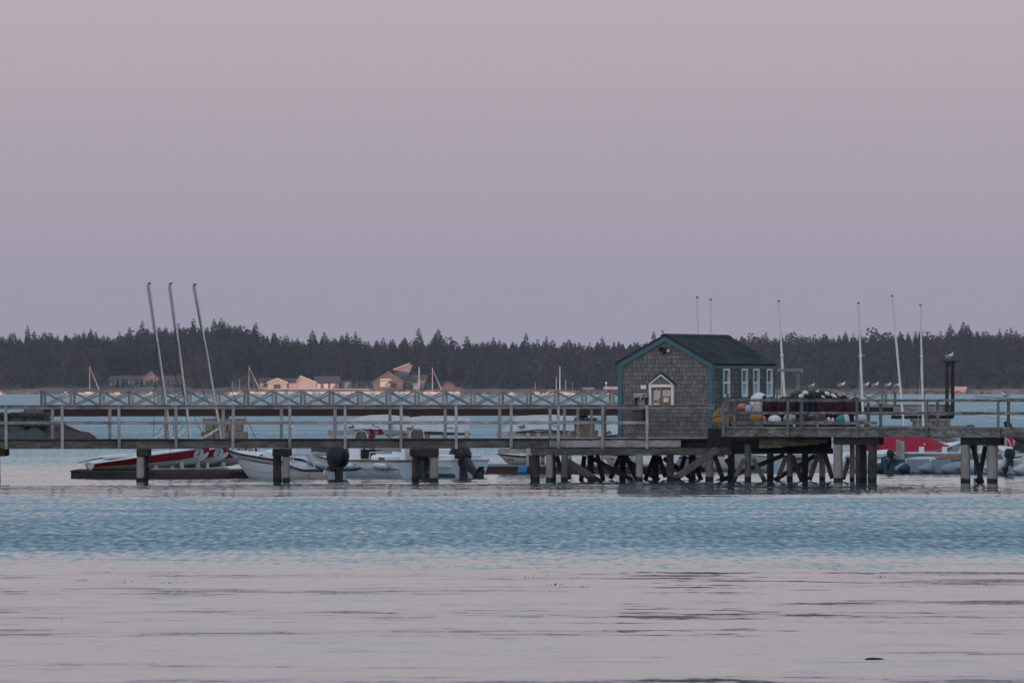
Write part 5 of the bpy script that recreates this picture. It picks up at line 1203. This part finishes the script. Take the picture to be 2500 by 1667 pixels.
# ------------------------------------------------------------------ right-hand floats and boats
o = thing('grey_dock', (X(1780, 288), 288, 0), 0, 'long grey floating dock behind the high pier', 'dock')
MB().box(X(1800, 288), X(2640, 288), 288, 291, -.2, Z(1108, 288)).build('hull', 'grey_deck', o, bevel=.02)
MB().box(X(1799, 288), X(2641, 288), 287.95, 291.05, Z(1107.9, 288), Z(1105, 288)).build('deck', 'mast_pale', o)
for px in (2194, 2203, 2453): MB().box(X(px, 288) - .10, X(px, 288) + .06, 287.6, 287.9, -.5, Z(1073 if px != 2203 else 1077, 288)).build('post', 'wood_post', o, bevel=.01)
for px in (2250, 2306): MB().box(X(px, 288) - .10, X(px, 288) + .08, 287.75, 287.93, Z(1107, 288), Z(1090, 288)).build('pile_sleeve', 'white_paint', o)
def covered(stern, bow, lab, mast=None):
    o, L = put('covered_sloop', stern, bow, lab, 'sailboat'); h = Hull(L, 1.9, [(0, .56), (.5, .64), (1, .98)], [(0, .0), (.3, -.1), (.7, -.05), (1, .35)], tr=.6, q=.5)
    LB(o, 'hull', h.transom(h.strip(0, 1)), 'gelcoat', smooth=True); LB(o, 'rub_rail', h.rim(.02, .97), 'grey_buoy', smooth=True); LB(o, 'foredeck', h.deck(.68, 1, 0, .06), 'gelcoat', smooth=True)
    n = 18; e = MB(); vs = []; gg = random.Random(3)
    for i in range(n + 1):
        t = .0 + .74 * i / n; a = h.pt(t, 1, 1); ridge = .74 * (1 - max(0, (t - .50) / .24)) + .08
        for f in (-1.03, -.8, -.4, 0, .4, .8, 1.03):
            zz = a.z + ridge * (1 - abs(f) ** 1.2) * .95 - (.10 if abs(f) > 1 else 0) + .02 * math.sin(t * 31 + f * 3)
            vs.append(Vector((a.x, abs(a.y) * f * 1.02, zz + gg.uniform(-.008, .008))))
    e.add(vs, [(i * 7 + j, i * 7 + j + 1, (i + 1) * 7 + j + 1, (i + 1) * 7 + j) for i in range(n) for j in range(6)] + [tuple(range(7))])
    cv = LB(o, 'cover', e, 'red_canvas', smooth=True)
    for t in (.2, .44): q = h.pt(t, 1, -1); LB(o, 'patch', MB().ball((q.x, q.y * .72, q.z + .22), (.05, .03, .05), 8, 6), 'white_paint', cv)
    if mast:
        f_ = Vector((L * .36, 0, .8)); tp = WM[o.name].inverted() @ P(mast[0], mast[1], mast[2]); ms = LB(o, 'mast', MB().tube([f_, tp], [.048, .036], 8), 'mast_pale', smooth=True)
        LB(o, 'masthead', MB().tube([tp, tp + (tp - f_).normalized() * .05], .05, 8), 'alu_dark', ms)
    return o
covered((2132, 293.5), (2350, 296), 'white sloop under a bright red cover with a tall leaning mast', (2178, 724, 294.7))
covered((2425, 293.5), (2650, 296), 'white sloop under a red cover behind the bow rail at the pier end')
# white boats with bare masts behind the hut and gear
for i, (top, foot, d, lab) in enumerate((((1702, 728), (1709, 1150), 284, 'white sloop with a bare mast rising over the front of the hut roof'), ((1735, 733), (1742, 1150), 286, 'white sloop with a bare mast rising over the middle of the hut roof'),
                                         ((1901, 737), (1926, 1150), 283, 'white sloop with a mast and hanging stay at the back corner of the hut'), ((2096, 742), (2112, 1150), 284.5, 'white sloop with a bare mast rising behind the maroon tarps'), ((2247, 747), (2257, 1150), 299, 'white sloop with an upright mast behind the red cover'))):
    zf = .75; fpx = foot[0] + (top[0] - foot[0]) * ((foot[1] - (945 + (H - zf) / S(d))) / (foot[1] - top[1]))
    o = thing('bare_sloop', (X(fpx, d) - 1.2, d - 2.4, 0), R(62), lab, 'sailboat', 'white sloops with bare masts'); wi = WM[o.name].inverted()
    h = Hull(4.8, 1.6, [(0, .62), (.5, .6), (1, .75)], [(0, .05), (.3, -.08), (.7, -.02), (1, .3)], tr=.65, q=.5, rake=.15)
    LB(o, 'hull', h.transom(h.strip(0, 1)), 'gelcoat', smooth=True); LB(o, 'stripe', h.strip(.7, .82, off=.006, nu=1), 'red_paint' if i in (0, 1) else 'alu_dark'); LB(o, 'deck', h.deck(0, 1, -.01, .06), 'gelcoat_cream', smooth=True)
    a, b_ = wi @ P(fpx, 945 + (H - zf) / S(d), d), wi @ P(top[0], top[1], d)
    ms = LB(o, 'mast', MB().tube([a, a.lerp(b_, .5), b_], [.05, .045, .03], 8), 'mast_pale', smooth=True); LB(o, 'masthead', MB().tube([b_, b_ + (b_ - a).normalized() * .06], .045, 8), 'alu_dark', ms)
    LB(o, 'mast_fitting', MB().ball(a.lerp(b_, .64), (.07, .07, .06), 8, 6), 'mast_pale', ms)
    st = MB().tube([a.lerp(b_, .70), wi @ P(fpx - 15, 1050, d + 1.5)], .008 if i != 2 else .02, 5); 
    if i == 3: st.tube([wi @ P(2101, 860, d), wi @ P(2107, 868, d), wi @ P(2112, 866, d)], .008, 4)
    LB(o, 'stay', st, 'mast_pale', ms)
# inflatables
def inflatable(px0, px1, d, mat, lab, r=.21, bowleft=False, mot=None, tip=None, band=None, z=.0, stern_d=0.0):
    """inflatable tender: two tubes joined round the bow, cone ends at the stern, floor and transom"""
    a, b_ = (px0, d), (px1, d + stern_d)
    o, L = put('inflatable_tender', a, b_, lab, 'inflatable boat', 'tenders tied up behind the high pier'); w_ = .58; pts = []; rad = []
    for t, rr in ((-.42, .04), (-.30, .10), (-.12, .17), (.05, r), (L * .35, r), (L * .7, r), (L * .85, r * .98)): pts.append(Vector((t, -w_, r * .8 + z))); rad.append(rr)
    for k in range(1, 8): a_ = -math.pi / 2 + math.pi * k / 8; pts.append(Vector((L * .85 + L * .15 * math.cos(a_), w_ * math.sin(a_), r * .8 + z + .08 * math.cos(a_)))); rad.append(r * .97)
    for t, rr in ((L * .85, r * .98), (L * .7, r), (L * .35, r), (.05, r), (-.12, .17), (-.30, .10), (-.42, .04)): pts.append(Vector((t, w_, r * .8 + z))); rad.append(rr)
    LB(o, 'tube', MB().tube(pts, rad, 14), mat, smooth=True)
    LB(o, 'floor', MB().box(.1, L * .88, -w_ + .05, w_ - .05, .02, .08), 'grey_deck'); LB(o, 'transom', MB().box(.08, .14, -w_ + .1, w_ - .1, .05, .50), tip or mat)
    LB(o, 'rub_strake', MB().tube([Vector((t, -w_ - r * .98, r * .8 + z)) for t in (0.05, L * .4, L * .85)], .022, 5), 'alu_dark')
    if band:
        for t in (.42, .95): LB(o, 'seam_band', MB().tube([(t, -w_, r * .8 + z), (t + .05, -w_, r * .8 + z)], r * 1.015, 16), band)
    if mot: outboard(o, (.0, 0, .52), mot, R(18), R(0)); LB(o, 'tiller_arm', MB().tube([(.1, 0, .62 * mot + .2), (.5, .02, .66 * mot + .22)], .025, 6), 'black_plastic')
    return o
inflatable(2176, 2320, 275.5, 'hypalon_teal', 'dark teal inflatable with a small outboard', .20, mot=.5, band='hypalon_white', stern_d=3)
inflatable(2236, 2390, 274.8, 'hypalon_grey', 'grey inflatable with pale seam bands', .205, band='hypalon_white', stern_d=3)
inflatable(2292, 2470, 274.0, 'hypalon_grey', 'pale grey inflatable tied alongside the braced piles', .215, band='hypalon_white', stern_d=2)
inflatable(2120, 2262, 278.5, 'hypalon_white', 'white inflatable behind the teal one', .26, stern_d=2)
inflatable(2468, 2640, 270.0, 'hypalon_white', 'white inflatable with a hooded outboard at the pier end', .24, mot=.62, stern_d=2)
inflatable(2395, 2560, 273.2, 'hypalon_white', 'large white inflatable beyond the hooded outboard', .27, stern_d=2)
o, L = put('wooden_dinghy', (2420, 283.5), (2262, 282), 'varnished brown wooden dinghy lying keel up on the dock', 'dinghy', z=Z(1131, 282))
h = Hull(L, 1.25, [(0, .30), (.5, .22), (1, .10)], [(0, .0), (.3, -.06), (.7, -.03), (1, .07)], tr=.7, q=.45); Mf = Matrix.Translation((0, 0, .25)) @ Matrix.Scale(-1, 4, (0, 0, 1))
LB(o, 'hull', h.transom(h.strip(0, 1)).xf(Matrix.Translation((0, 0, .32)) @ Matrix.Scale(-1, 4, (0, 0, 1))), 'brown_varnish', smooth=True); LB(o, 'rub_rail', h.rim(.02).xf(Matrix.Translation((0, 0, .32)) @ Matrix.Scale(-1, 4, (0, 0, 1))), 'teak', smooth=True)
o = thing('low_float', (X(2260, 282), 281.5, 0), 0, 'low pale float under the wooden dinghy', 'float'); MB().box(X(1990, 281), X(2640, 281), 281, 284.5, -.2, Z(1131.5, 281)).build('deck', 'hypalon_white', o, bevel=.02)
o, L = put('cabin_launch', (2600, 279), (2432, 281), 'white launch with bow rail and dark windscreen at the pier end', 'motorboat'); h = Hull(L, 1.9, [(0, .62), (.6, .70), (1, .92)], [(0, -.2), (.6, -.2), (1, .3)], tr=.9, q=.3, rake=.4)
LB(o, 'hull', h.transom(h.strip(0, 1)), 'gelcoat', smooth=True); LB(o, 'deck', h.deck(.5, 1, 0, .1), 'gelcoat', smooth=True); LB(o, 'windscreen', MB().prism([(L * .45, .7), (L * .62, .78), (L * .52, 1.25), (L * .45, 1.25)], 'y', -.6, .6), 'window_glass')
rl = MB()
for sd_ in (1, -1):
    rl.tube([h.pt(t, 1, sd_) + Vector((0, -.1 * sd_, dz)) for t, dz in ((.55, .05), (.62, .40), (.8, .46), (.97, .44))], .014, 6)
    for t in (.7, .84, .95): q = h.pt(t, 1, sd_) + Vector((0, -.1 * sd_, 0)); rl.tube([q, q + Vector((0, 0, .45))], .012, 5)
LB(o, 'bow_rail', rl, 'alu', smooth=True)
# white boat with a dark red stripe seen between the piles
o, L = put('striped_launch', (1810, 281), (1700, 284), 'white boat with a dark red stripe seen between the piles', 'motorboat'); h = Hull(L, 1.7, [(0, .80), (1, .95)], [(0, -.1), (.6, -.1), (1, .3)], tr=.85, q=.3)
LB(o, 'hull', h.transom(h.strip(0, 1)), 'gelcoat', smooth=True); LB(o, 'stripe', h.strip(.70, .82, off=.008, nu=1), 'red_paint'); LB(o, 'deck', h.deck(0, 1, -.02, .05), 'gelcoat_cream', smooth=True)
o, L = put('moored_skiff', (1905, 280), (1765, 282), 'pale grey skiff moored under the gear deck', 'motorboat'); h = Hull(L, 1.6, [(0, .55), (1, .72)], [(0, -.1), (.6, -.1), (1, .3)], tr=.9, q=.28)
LB(o, 'hull', h.transom(h.strip(0, 1)), 'hypalon_white', smooth=True); LB(o, 'gunwale', h.rim(.025), 'grey_deck', smooth=True); LB(o, 'thwart', MB().box(L * .3, L * .42, -.7, .7, .4, .45), 'grey_deck')
# small steps and skiff seen at the end of the bridge
o, L = put('moored_skiff', (2165, 300), (2174, 306), 'white skiff bow below the boarded bridge end', 'skiff', z=.95)
o.location.z = 0; bpy.data.objects.remove(o)
for px0, py0, px1, py1, d, r_, m, lab in ((2330, 1008, 2560, 1026, 330, .045, 'mast_pale', 'long pale spar lying low beyond the pier end'), (2350, 1003, 2560, 975, 340, .02, 'mast_pale', 'thin pale line rising beyond the pier end'), (2380, 968, 2560, 974, 345, .03, 'gull_grey', 'thin grey gaff spar beyond the railing end')):
    o = thing('loose_spar', P(px0, py0, d), 0, lab, 'spar'); MB().tube([P(px0, py0, d), P((px0 + px1) / 2, (py0 + py1) / 2 + 1.5, d), P(px1, py1, d)], r_, 6).build('pole', m, o, smooth=True)
    q = P(px1, py1, d); MB().tube([Vector((q.x - .3, q.y, q.z)), Vector((q.x - .3, q.y, -.5))], .08, 6).build('support_post', 'wood_dark', o)
    q = P(px0 + 190, py0 + (py1 - py0) * 190 / (px1 - px0), d); MB().tube([q, Vector((q.x, q.y, -.5))], .05, 6).build('support_post', 'wood_dark', o)
tag(MB().tube([P(2456, 1028, 262), P(2462, 1042, 262), P(2472, 1058, 262), P(2486, 1070, 262), P(2515, 1084, 262), P(2540, 1165, 262)], [.10, .13, .13, .11, .10, .10], 9).build('curved_davit', 'green_canvas', None, smooth=True), 'dark green curved davit behind the pier end', 'davit')
tag(MB().tube([P(2354, 1048, 262), P(2362, 1042, 262), P(2374, 1040, 262), P(2380, 1046, 262), P(2382, 1090, 262), P(2382, 1160, 262)], .06, 8).build('pipe_bend', 'hypalon_teal', None, smooth=True), 'blue-black bent pipe just showing above the deck', 'pipe')

# ------------------------------------------------------------------ bits on the water
for px, py, lab in ((715, 1043, 'white mooring buoy floating beyond the bridge'), (1282, 1017, 'faint pink mooring buoy far out beyond the bridge'), (2406, 1003, 'white mooring buoy beyond the pier end'), (748, 1027, 'tiny orange mooring buoy on the open water')):
    d = H * F / (py - 945 + 2.0); r_ = 4.2 * S(d) * (.6 if px != 715 else 1.0); c = Vector((X(px, d), d, r_ * .45))
    o = thing('mooring_buoy', (c.x, c.y, 0), 0, lab, 'buoy', 'mooring buoys on the water'); MB().ball(c, r_, 12, 8).build('float_body', 'white_buoy' if px != 1282 and px != 748 else 'orange_buoy', o, smooth=True); MB().tube([c + Vector((0, 0, r_)), c + Vector((0, 0, r_ * 1.5))], r_ * .12, 5).build('handle', 'dark_metal', o)
gg = random.Random(14); e = MB()
CL = [(400, 1422, 26, 12), (205, 1416, 30, 20), (300, 1417, 25, 8), (460, 1420, 10, 4), (640, 1440, 12, 3), (800, 1447, 30, 7), (1040, 1436, 30, 4), (1300, 1410, 22, 12), (1358, 1427, 18, 18), (1425, 1432, 16, 10), (2030, 1388, 60, 34), (2150, 1407, 18, 12), (1340, 1405, 60, 10), (580, 1458, 60, 10), (720, 1404, 30, 4), (900, 1455, 40, 5), (150, 1508, 40, 3), (1300, 1522, 20, 4), (1700, 1430, 40, 6), (2400, 1428, 30, 5)]
for px, py, w_, n in CL:
    for k in range(n):
        q = px + gg.gauss(0, w_ * .5); yy = py + gg.gauss(0, 1.6); d = H * F / (yy - 945); hgt = gg.uniform(1.0, 3.2) * S(d); x = X(q, d); b_ = gg.uniform(.6, 1.6) * S(d)
        e.add([(x - b_, d, -.004), (x + b_, d, -.004), (x + gg.uniform(-1.5, 1.5) * b_, d + .01, hgt), (x, d + .03, -.004)], [(0, 1, 2), (1, 3, 2), (3, 0, 2)])
tag(e.build('seaweed', 'weed_rock'), 'dark seaweed tips breaking the calm near water', 'seaweed', kind='stuff')
d = H * F / (1609 - 945.); e = MB(); e.tube([(X(2112, d), d, .006), (X(2125, d), d + .03, .010), (X(2145, d), d + .05, .008), (X(2160, d), d + .06, .001)], [.006, .012, .011, .003], 7)
tag(e.build('driftwood', 'hypalon_teal', None, smooth=True), 'small dark stick of driftwood floating on the calm near water', 'driftwood')

# ------------------------------------------------------------------ far shore: houses and moored boats
paint('clap_sun_pink', (.50, .40, .34), .8, .1, (.36, .30, .26), .3, .3); paint('clap_bright', (.68, .60, .52), .8, .1, (.5, .42, .36), .2, .3); paint('clap_grey', (.20, .19, .18), .85, .2, (.12, .11, .1), .3, .3); paint('clap_brown', (.20, .15, .12), .85, .2, (.12, .09, .08), .3, .3)  # clapboard pink carries the low sunlight in the wall colour
paint('clap_shade_teal', (.20, .28, .30), .8, .1); paint('far_roof', (.075, .060, .062), .9, .2, (.05, .045, .045), .4, .3); paint('far_roof_red', (.16, .075, .065), .9, .2, (.09, .05, .05), .4, .3); paint('far_roof_pale', (.26, .24, .23), .8, .1); paint('hut_sun_orange', (.62, .40, .28), .8, .1); paint('far_hull', (.72, .70, .66), .5, .05); paint('far_mast', (.45, .33, .25), .6, .1); paint('far_mast_pale', (.62, .60, .56), .6, .1)  # wall teal carries shade, cabin orange carries low sunlight, in the base colour
DH = 3432.0
def fb(name, px0, px1, py0, py1, d0, dep): return (X(px0, d0), X(px1, d0), d0, d0 + dep, Z(py1, d0), Z(py0, d0))
def house(label, px0, px1, base, eave, ridge, d, dep, wall, roof, gable=False, wins=(), skew=0.0, cat='house', name='shore_house', trim='clap_bright', ridge_px=None, rk=None):
    """gable: ridge runs away from the viewer; otherwise ridge runs across"""
    x0, x1, zb_, ze, zr = X(px0, d), X(px1, d), Z(base, d) - 1.5, Z(eave, d), Z(ridge, d)
    o = thing(name, (X((px0 + px1) / 2, d), d, Z(base, d)), skew, label, cat, 'buildings on the far shore'); cx = X((px0 + px1) / 2, d); c0 = Vector((cx, d, Z(base, d)))
    def L_(e): return e.xf(Matrix.Translation(-c0))
    m = X(ridge_px, d) if ridge_px else (x0 + x1) / 2
    if gable:
        LB(o, 'wall', L_(MB().prism([(x0, zb_), (x1, zb_), (x1, ze), (m, zr), (x0, ze)], 'y', d, d + dep)), wall)
        for sg, xe in ((-1, x0), (1, x1)):
            LB(o, 'roof', L_(MB().prism([(m, zr + .02), (xe + sg * .5, ze - .25), (xe + sg * .5, ze + .05), (m, zr + .4)], 'y', d - .6, d + dep + .5)), roof)
            LB(o, 'rake_trim', L_(MB().prism([(m, zr + .35), (xe + sg * .5, ze + .0), (xe + sg * .5, ze - .45), (m, zr - .15)], 'y', d - .9, d - .61)), trim)
    else:
        LB(o, 'wall', L_(MB().box(x0, x1, d, d + dep, zb_, ze)), wall)
        LB(o, 'roof', L_(MB().prism([(d - .6, ze - .1), (d + dep / 2, zr), (d + dep + .6, ze - .1), (d + dep + .6, ze - .35), (d - .6, ze - .35)], 'x', x0 - .5, x1 + .5)), roof)
    for (a, b_, y0, y1, mt) in wins:
        w__ = LB(o, 'window', L_(MB().box(X(a, d), X(b_, d), d - .22, d - .01, Z(y1, d), Z(y0, d))), mt)
        if mt == 'clap_bright': continue
        LB(o, 'pane', L_(MB().box(X(a + .6, d), X(b_ - .6, d), d - .26, d - .225, Z(y1 - .7, d), Z(y0 + .7, d))), 'far_glass', w__)
    return o
FG = 'far_glass'
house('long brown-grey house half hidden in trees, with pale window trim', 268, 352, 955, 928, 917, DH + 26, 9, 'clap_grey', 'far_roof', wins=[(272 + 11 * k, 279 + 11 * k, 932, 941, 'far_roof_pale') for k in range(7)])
house('gabled grey wing joined to the brown-grey house in the trees', 350, 386, 955, 925, 908, DH + 25, 10, 'clap_grey', 'far_roof', True, wins=[(366, 376, 928, 938, 'far_roof_pale'), (356, 362, 930, 940, 'far_roof_pale'), (378, 383, 930, 942, 'far_roof_pale')], trim='clap_grey')  # grey walls and trim hold the tree shade in their colour
house('low end wing of the house in the trees with shade in its grey colour', 386, 442, 955, 930, 918, DH + 28, 8, 'clap_grey', 'far_roof', wins=[(392 + 13 * k, 399 + 13 * k, 933, 942, 'far_roof_pale') for k in range(4)])
house('shore house with pink sunlight in its wall colour, dark roof and broad central gable', 635, 728, 958, 933, 923, DH + 8, 10, 'clap_sun_pink', 'far_roof', wins=[(649, 651, 937, 942, FG), (654, 656, 937, 942, FG), (697, 699, 937, 942, FG), (702, 704, 937, 942, FG)])
house('broad central gable of the shore house, pink sunlight in its colour, with a dark door', 654, 701, 958, 933, 924.5, DH + 6.5, 3, 'clap_sun_pink', 'far_roof', True, wins=[(668, 685, 938, 949, 'clap_grey')])
house('large boathouse, pink sunlight in its wall colour, with one steep gable facing the water', 726, 772, 959, 933, 918.5, DH + 5, 16, 'clap_sun_pink', 'far_roof', True, ridge_px=733)
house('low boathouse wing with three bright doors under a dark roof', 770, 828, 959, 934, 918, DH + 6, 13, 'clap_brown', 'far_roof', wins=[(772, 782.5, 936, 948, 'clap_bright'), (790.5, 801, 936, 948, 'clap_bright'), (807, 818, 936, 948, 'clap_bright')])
house('small shed at the end of the boathouse with teal shade in its colour', 829, 857, 960, 931, 929, DH + 10, 8, 'clap_shade_teal', 'far_roof', wins=[(833, 842, 936, 952, 'hypalon_white'), (849, 855, 936, 952, 'hypalon_white')])
house('brown shingled barn with a bright painted front and sign', 911, 985, 960, 931, 908, DH + 8, 16, 'clap_brown', 'far_roof', True, wins=[(928, 955, 931, 944, 'clap_bright'), (941, 944, 935, 943, FG)], ridge_px=948, trim='clap_brown')
d = DH + 7.6; o = thing('barn_sign', P(941.5, 927, d), 0, 'pale sign board high on the brown barn front', 'sign'); LB(o, 'board', MB().box(-2.4, 2.4, -.12, -.02, -.35, .35), 'clap_bright', bevel=.02)
o = thing('observatory_roof', P(985, 912, DH + 22), 0, 'pale slanting roof of a building rising behind the barn', 'building'); c0 = P(985, 912, DH + 22)
LB(o, 'wall', MB().prism([(X(962, DH + 22), Z(903, DH + 22)), (X(998, DH + 22), Z(888, DH + 22)), (X(1007, DH + 22), Z(891, DH + 22)), (X(1000, DH + 22), Z(909, DH + 22)), (X(985, DH + 22), Z(907, DH + 22))], 'y', DH + 22, DH + 30).xf(Matrix.Translation(-c0)), 'far_roof_pale')
LB(o, 'roof_edge', MB().beam(P(960, 902, DH + 21.7), P(1000, 886.5, DH + 21.7), .5, .5).xf(Matrix.Translation(-c0)), 'clap_sun_pink'); LB(o, 'tower', MB().box(X(964, DH + 23), X(998, DH + 23), DH + 23, DH + 29, Z(958, DH + 23), Z(906, DH + 23)).xf(Matrix.Translation(-c0)), 'clap_grey')
house('dark barn wing under the trees', 985, 1040, 960, 925, 914, DH + 20, 9, 'clap_grey', 'far_roof')
house('small pale grey box shed by the flagpole', 1009, 1023, 952, 936, 934.5, DH + 6, 4, 'hypalon_grey', 'far_roof_pale', name='shore_shed', cat='shed')
house('low red-roofed cabin at the edge of the wood', 1072, 1128, 962, 948, 932, DH + 8, 10, 'clap_brown', 'far_roof_red', True, wins=[(1100, 1106, 952, 960, 'clap_sun_pink')], ridge_px=1092, trim='far_roof_red')
house('little cabin on stilts at the water with orange sunlight in its colour', 2331, 2358, 956.5, 947, 943.5, DH - 8, 5, 'hut_sun_orange', 'hut_sun_orange', wins=[], name='stilt_cabin', cat='cabin')
house('long low pink-roofed wharf building near the hut', 1477, 1518, 962, 948, 943, DH + 4, 6, 'clap_brown', 'clap_sun_pink', name='wharf_shed', cat='shed')
house('pale wharf shed beside the cluster of masts', 1424, 1448, 961, 948, 945, DH + 4, 6, 'clap_brown', 'far_roof_pale', name='wharf_shed', cat='shed')
# sunlit boulders and sea wall along the water's edge
gg = random.Random(44); nrock = 0
for a, b_, n, m in ((0, 260, 14, 'shore_rock'), (260, 560, 30, 'shore_rock'), (560, 1120, 120, 'clap_bright'), (1120, 1510, 60, 'shore_rock'), (1900, 2500, 50, 'shore_rock')):
    for k in range(n):
        px = gg.uniform(a, b_); s_ = gg.uniform(.6, 1.7); d = SH0 - 7 + gg.uniform(-3, 3); e = MB().ball((0, 0, 0), (s_ * gg.uniform(1, 2.2), s_, s_ * gg.uniform(.6, 1.0)), 7, 5, jit=.22, rg=gg)
        o = e.build('shore_boulder', m, None, local=True); o.location = (X(px, d), d, .35); o.rotation_euler = (0, 0, gg.uniform(0, 6)); tag(o, 'rounded boulder at the water edge of the wooded far shore' if m == 'shore_rock' else 'pale sunlit boulder along the water below the far houses', 'boulder', 'boulders along the far shore' if m == 'shore_rock' else 'pale boulders below the far houses'); nrock += 1
tag(MB().box(X(640, SH0), X(900, SH0), SH0 - 1, SH0 + 6, -1, 2.3).build('sea_wall', 'clap_sun_pink', None, bevel=.3), 'low pale sea wall in front of the sunlit houses', 'wall')
def farboat(px, py, L, label, d=None, cabin=True, mast=None, stay=None, mastmat='far_mast', face=1, tower=False):
    d = d or 2950.0; o = thing('moored_yacht' if mast else 'moored_motorboat', (X(px, d) - face * L / 2, d, 0), 0 if face > 0 else math.pi, label, 'sailboat' if mast else 'motorboat', 'boats moored off the far shore')
    h = Hull(L, L * .3, [(0, L * .105), (.5, L * .095), (1, L * .145)], [(0, -.1), (.6, -.2), (1, .4)], tr=.8, q=.35, rake=L * .06); LB(o, 'hull', h.transom(h.strip(0, 1, 14, 4)), 'far_hull', smooth=True); LB(o, 'deck', h.deck(0, 1, -.05, .1, n=10), 'far_hull', smooth=True)
    if cabin:
        cb = LB(o, 'cabin', MB().prism([(L * .30, L * .08), (L * .68, L * .08), (L * .60, L * .25), (L * .34, L * .25)], 'y', -L * .1, L * .1), 'far_hull'); LB(o, 'window', MB().box(L * .36, L * .60, -L * .104, -L * .1001, L * .16, L * .215), 'far_glass', cb)
        if tower: LB(o, 'flybridge', MB().box(L * .36, L * .56, -L * .08, L * .08, L * .251, L * .33), 'far_hull', cb); LB(o, 'aerial', MB().tube([(L * .42, 0, L * .33), (L * .36, 0, L * .52)], .05, 5), 'far_mast_pale', cb)
    else: LB(o, 'coachroof', MB().prism([(L * .3, L * .08), (L * .7, L * .08), (L * .64, L * .15), (L * .34, L * .15)], 'y', -L * .08, L * .08), 'far_hull')
    for (mx_, top, r_) in (mast or ()):
        zt_ = Z(top, d); ms = LB(o, 'mast', MB().tube([(L * mx_, 0, L * .08), (L * mx_, 0, zt_)], [r_, r_ * .6], 7), mastmat, smooth=True)
        LB(o, 'boom', MB().tube([(L * mx_, 0, L * .22), (L * (mx_ - .38), 0, L * .22)], [.16, .12], 6), mastmat if top > 900 else 'navy_tarp')
        if stay: LB(o, 'furled_jib', MB().tube([(L * mx_, 0, zt_ - .4), (L * .98, 0, L * .15)], [.05, .14], 6), 'far_mast_pale', ms)
farboat(0, 0, 4.6, 'white motorboat with low cabin moored off the wooded point', tower=True)
farboat(162, 0, 4.0, 'sunlit motor cruiser with a raked aerial moored off the bridge end', tower=True)
farboat(218, 0, 8.2, 'sunlit sloop with orange mast and furled white jib', cabin=False, mast=[(.52, 893, .20)], stay=True)
farboat(287, 0, 5.4, 'low white motorboat in front of the house in the trees')
farboat(370, 0, 4.2, 'small white cabin boat beside the leaning masts', tower=True)
farboat(575, 0, 5.0, 'small white yacht with two short bare poles', cabin=False, mast=[(.3, 930, .10), (.8, 926, .12)])
farboat(613, 0, 7.6, 'sloop with reddish mast moored by the sun-tinted houses', cabin=False, mast=[(.40, 893, .19)], stay=True)
farboat(900, 0, 6.4, 'white cabin cruiser hauled near the brown barn', d=3395, tower=True)
farboat(1022, 0, 6.0, 'yacht with a single tall white mast by the barn', cabin=False, mast=[(.52, 895, .18)], mastmat='far_mast_pale')
farboat(1060, 0, 6.6, 'yacht with pale mast and furled jib by the red-roofed cabin', cabin=False, mast=[(.40, 897, .16)], stay=True, mastmat='far_mast_pale')
farboat(1250, 0, 4.6, 'small white motorboat off the dark middle of the wood'); farboat(1312, 0, 5.2, 'boxy white lobster boat with a short mast', mast=[(.35, 933, .14)]); farboat(1338, 0, 4.4, 'white motorboat between the lobster boat and the masts')
farboat(1362, 0, 7.5, 'ketch with tall pink mainmast and shorter mizzen', cabin=False, mast=[(.60, 895, .24), (.42, 920, .16)], mastmat='far_mast_pale'); farboat(1385, 0, 5.5, 'sloop with short mast behind the ketch', cabin=False, mast=[(.4, 926, .12)], mastmat='far_mast_pale'); farboat(1398, 0, 5.0, 'little yacht with the shortest mast of the cluster', cabin=False, mast=[(.5, 931, .10)])
farboat(1490, 0, 4.5, 'white motorboat tied at the pink-roofed wharf', d=3300)
o = thing('harbour_light', P(1480, 956, 3390), 0, 'white globe on a post above the wharf shed', 'lamp'); c0 = P(1480, 956, 3390); LB(o, 'post', MB().tube([(0, 0, -2), (0, 0, 3.2)], .15, 6), 'far_mast_pale'); LB(o, 'globe', MB().ball((0, 0, 3.7), .5, 8, 6), 'far_hull', smooth=True)
tag(MB().tube([P(1023.5, 955, DH + 2), P(1023.5, 897, DH + 2)], [.22, .14], 6).build('flagpole', 'far_mast_pale', None, smooth=True), 'bare white flagpole beside the pale box shed', 'flagpole')
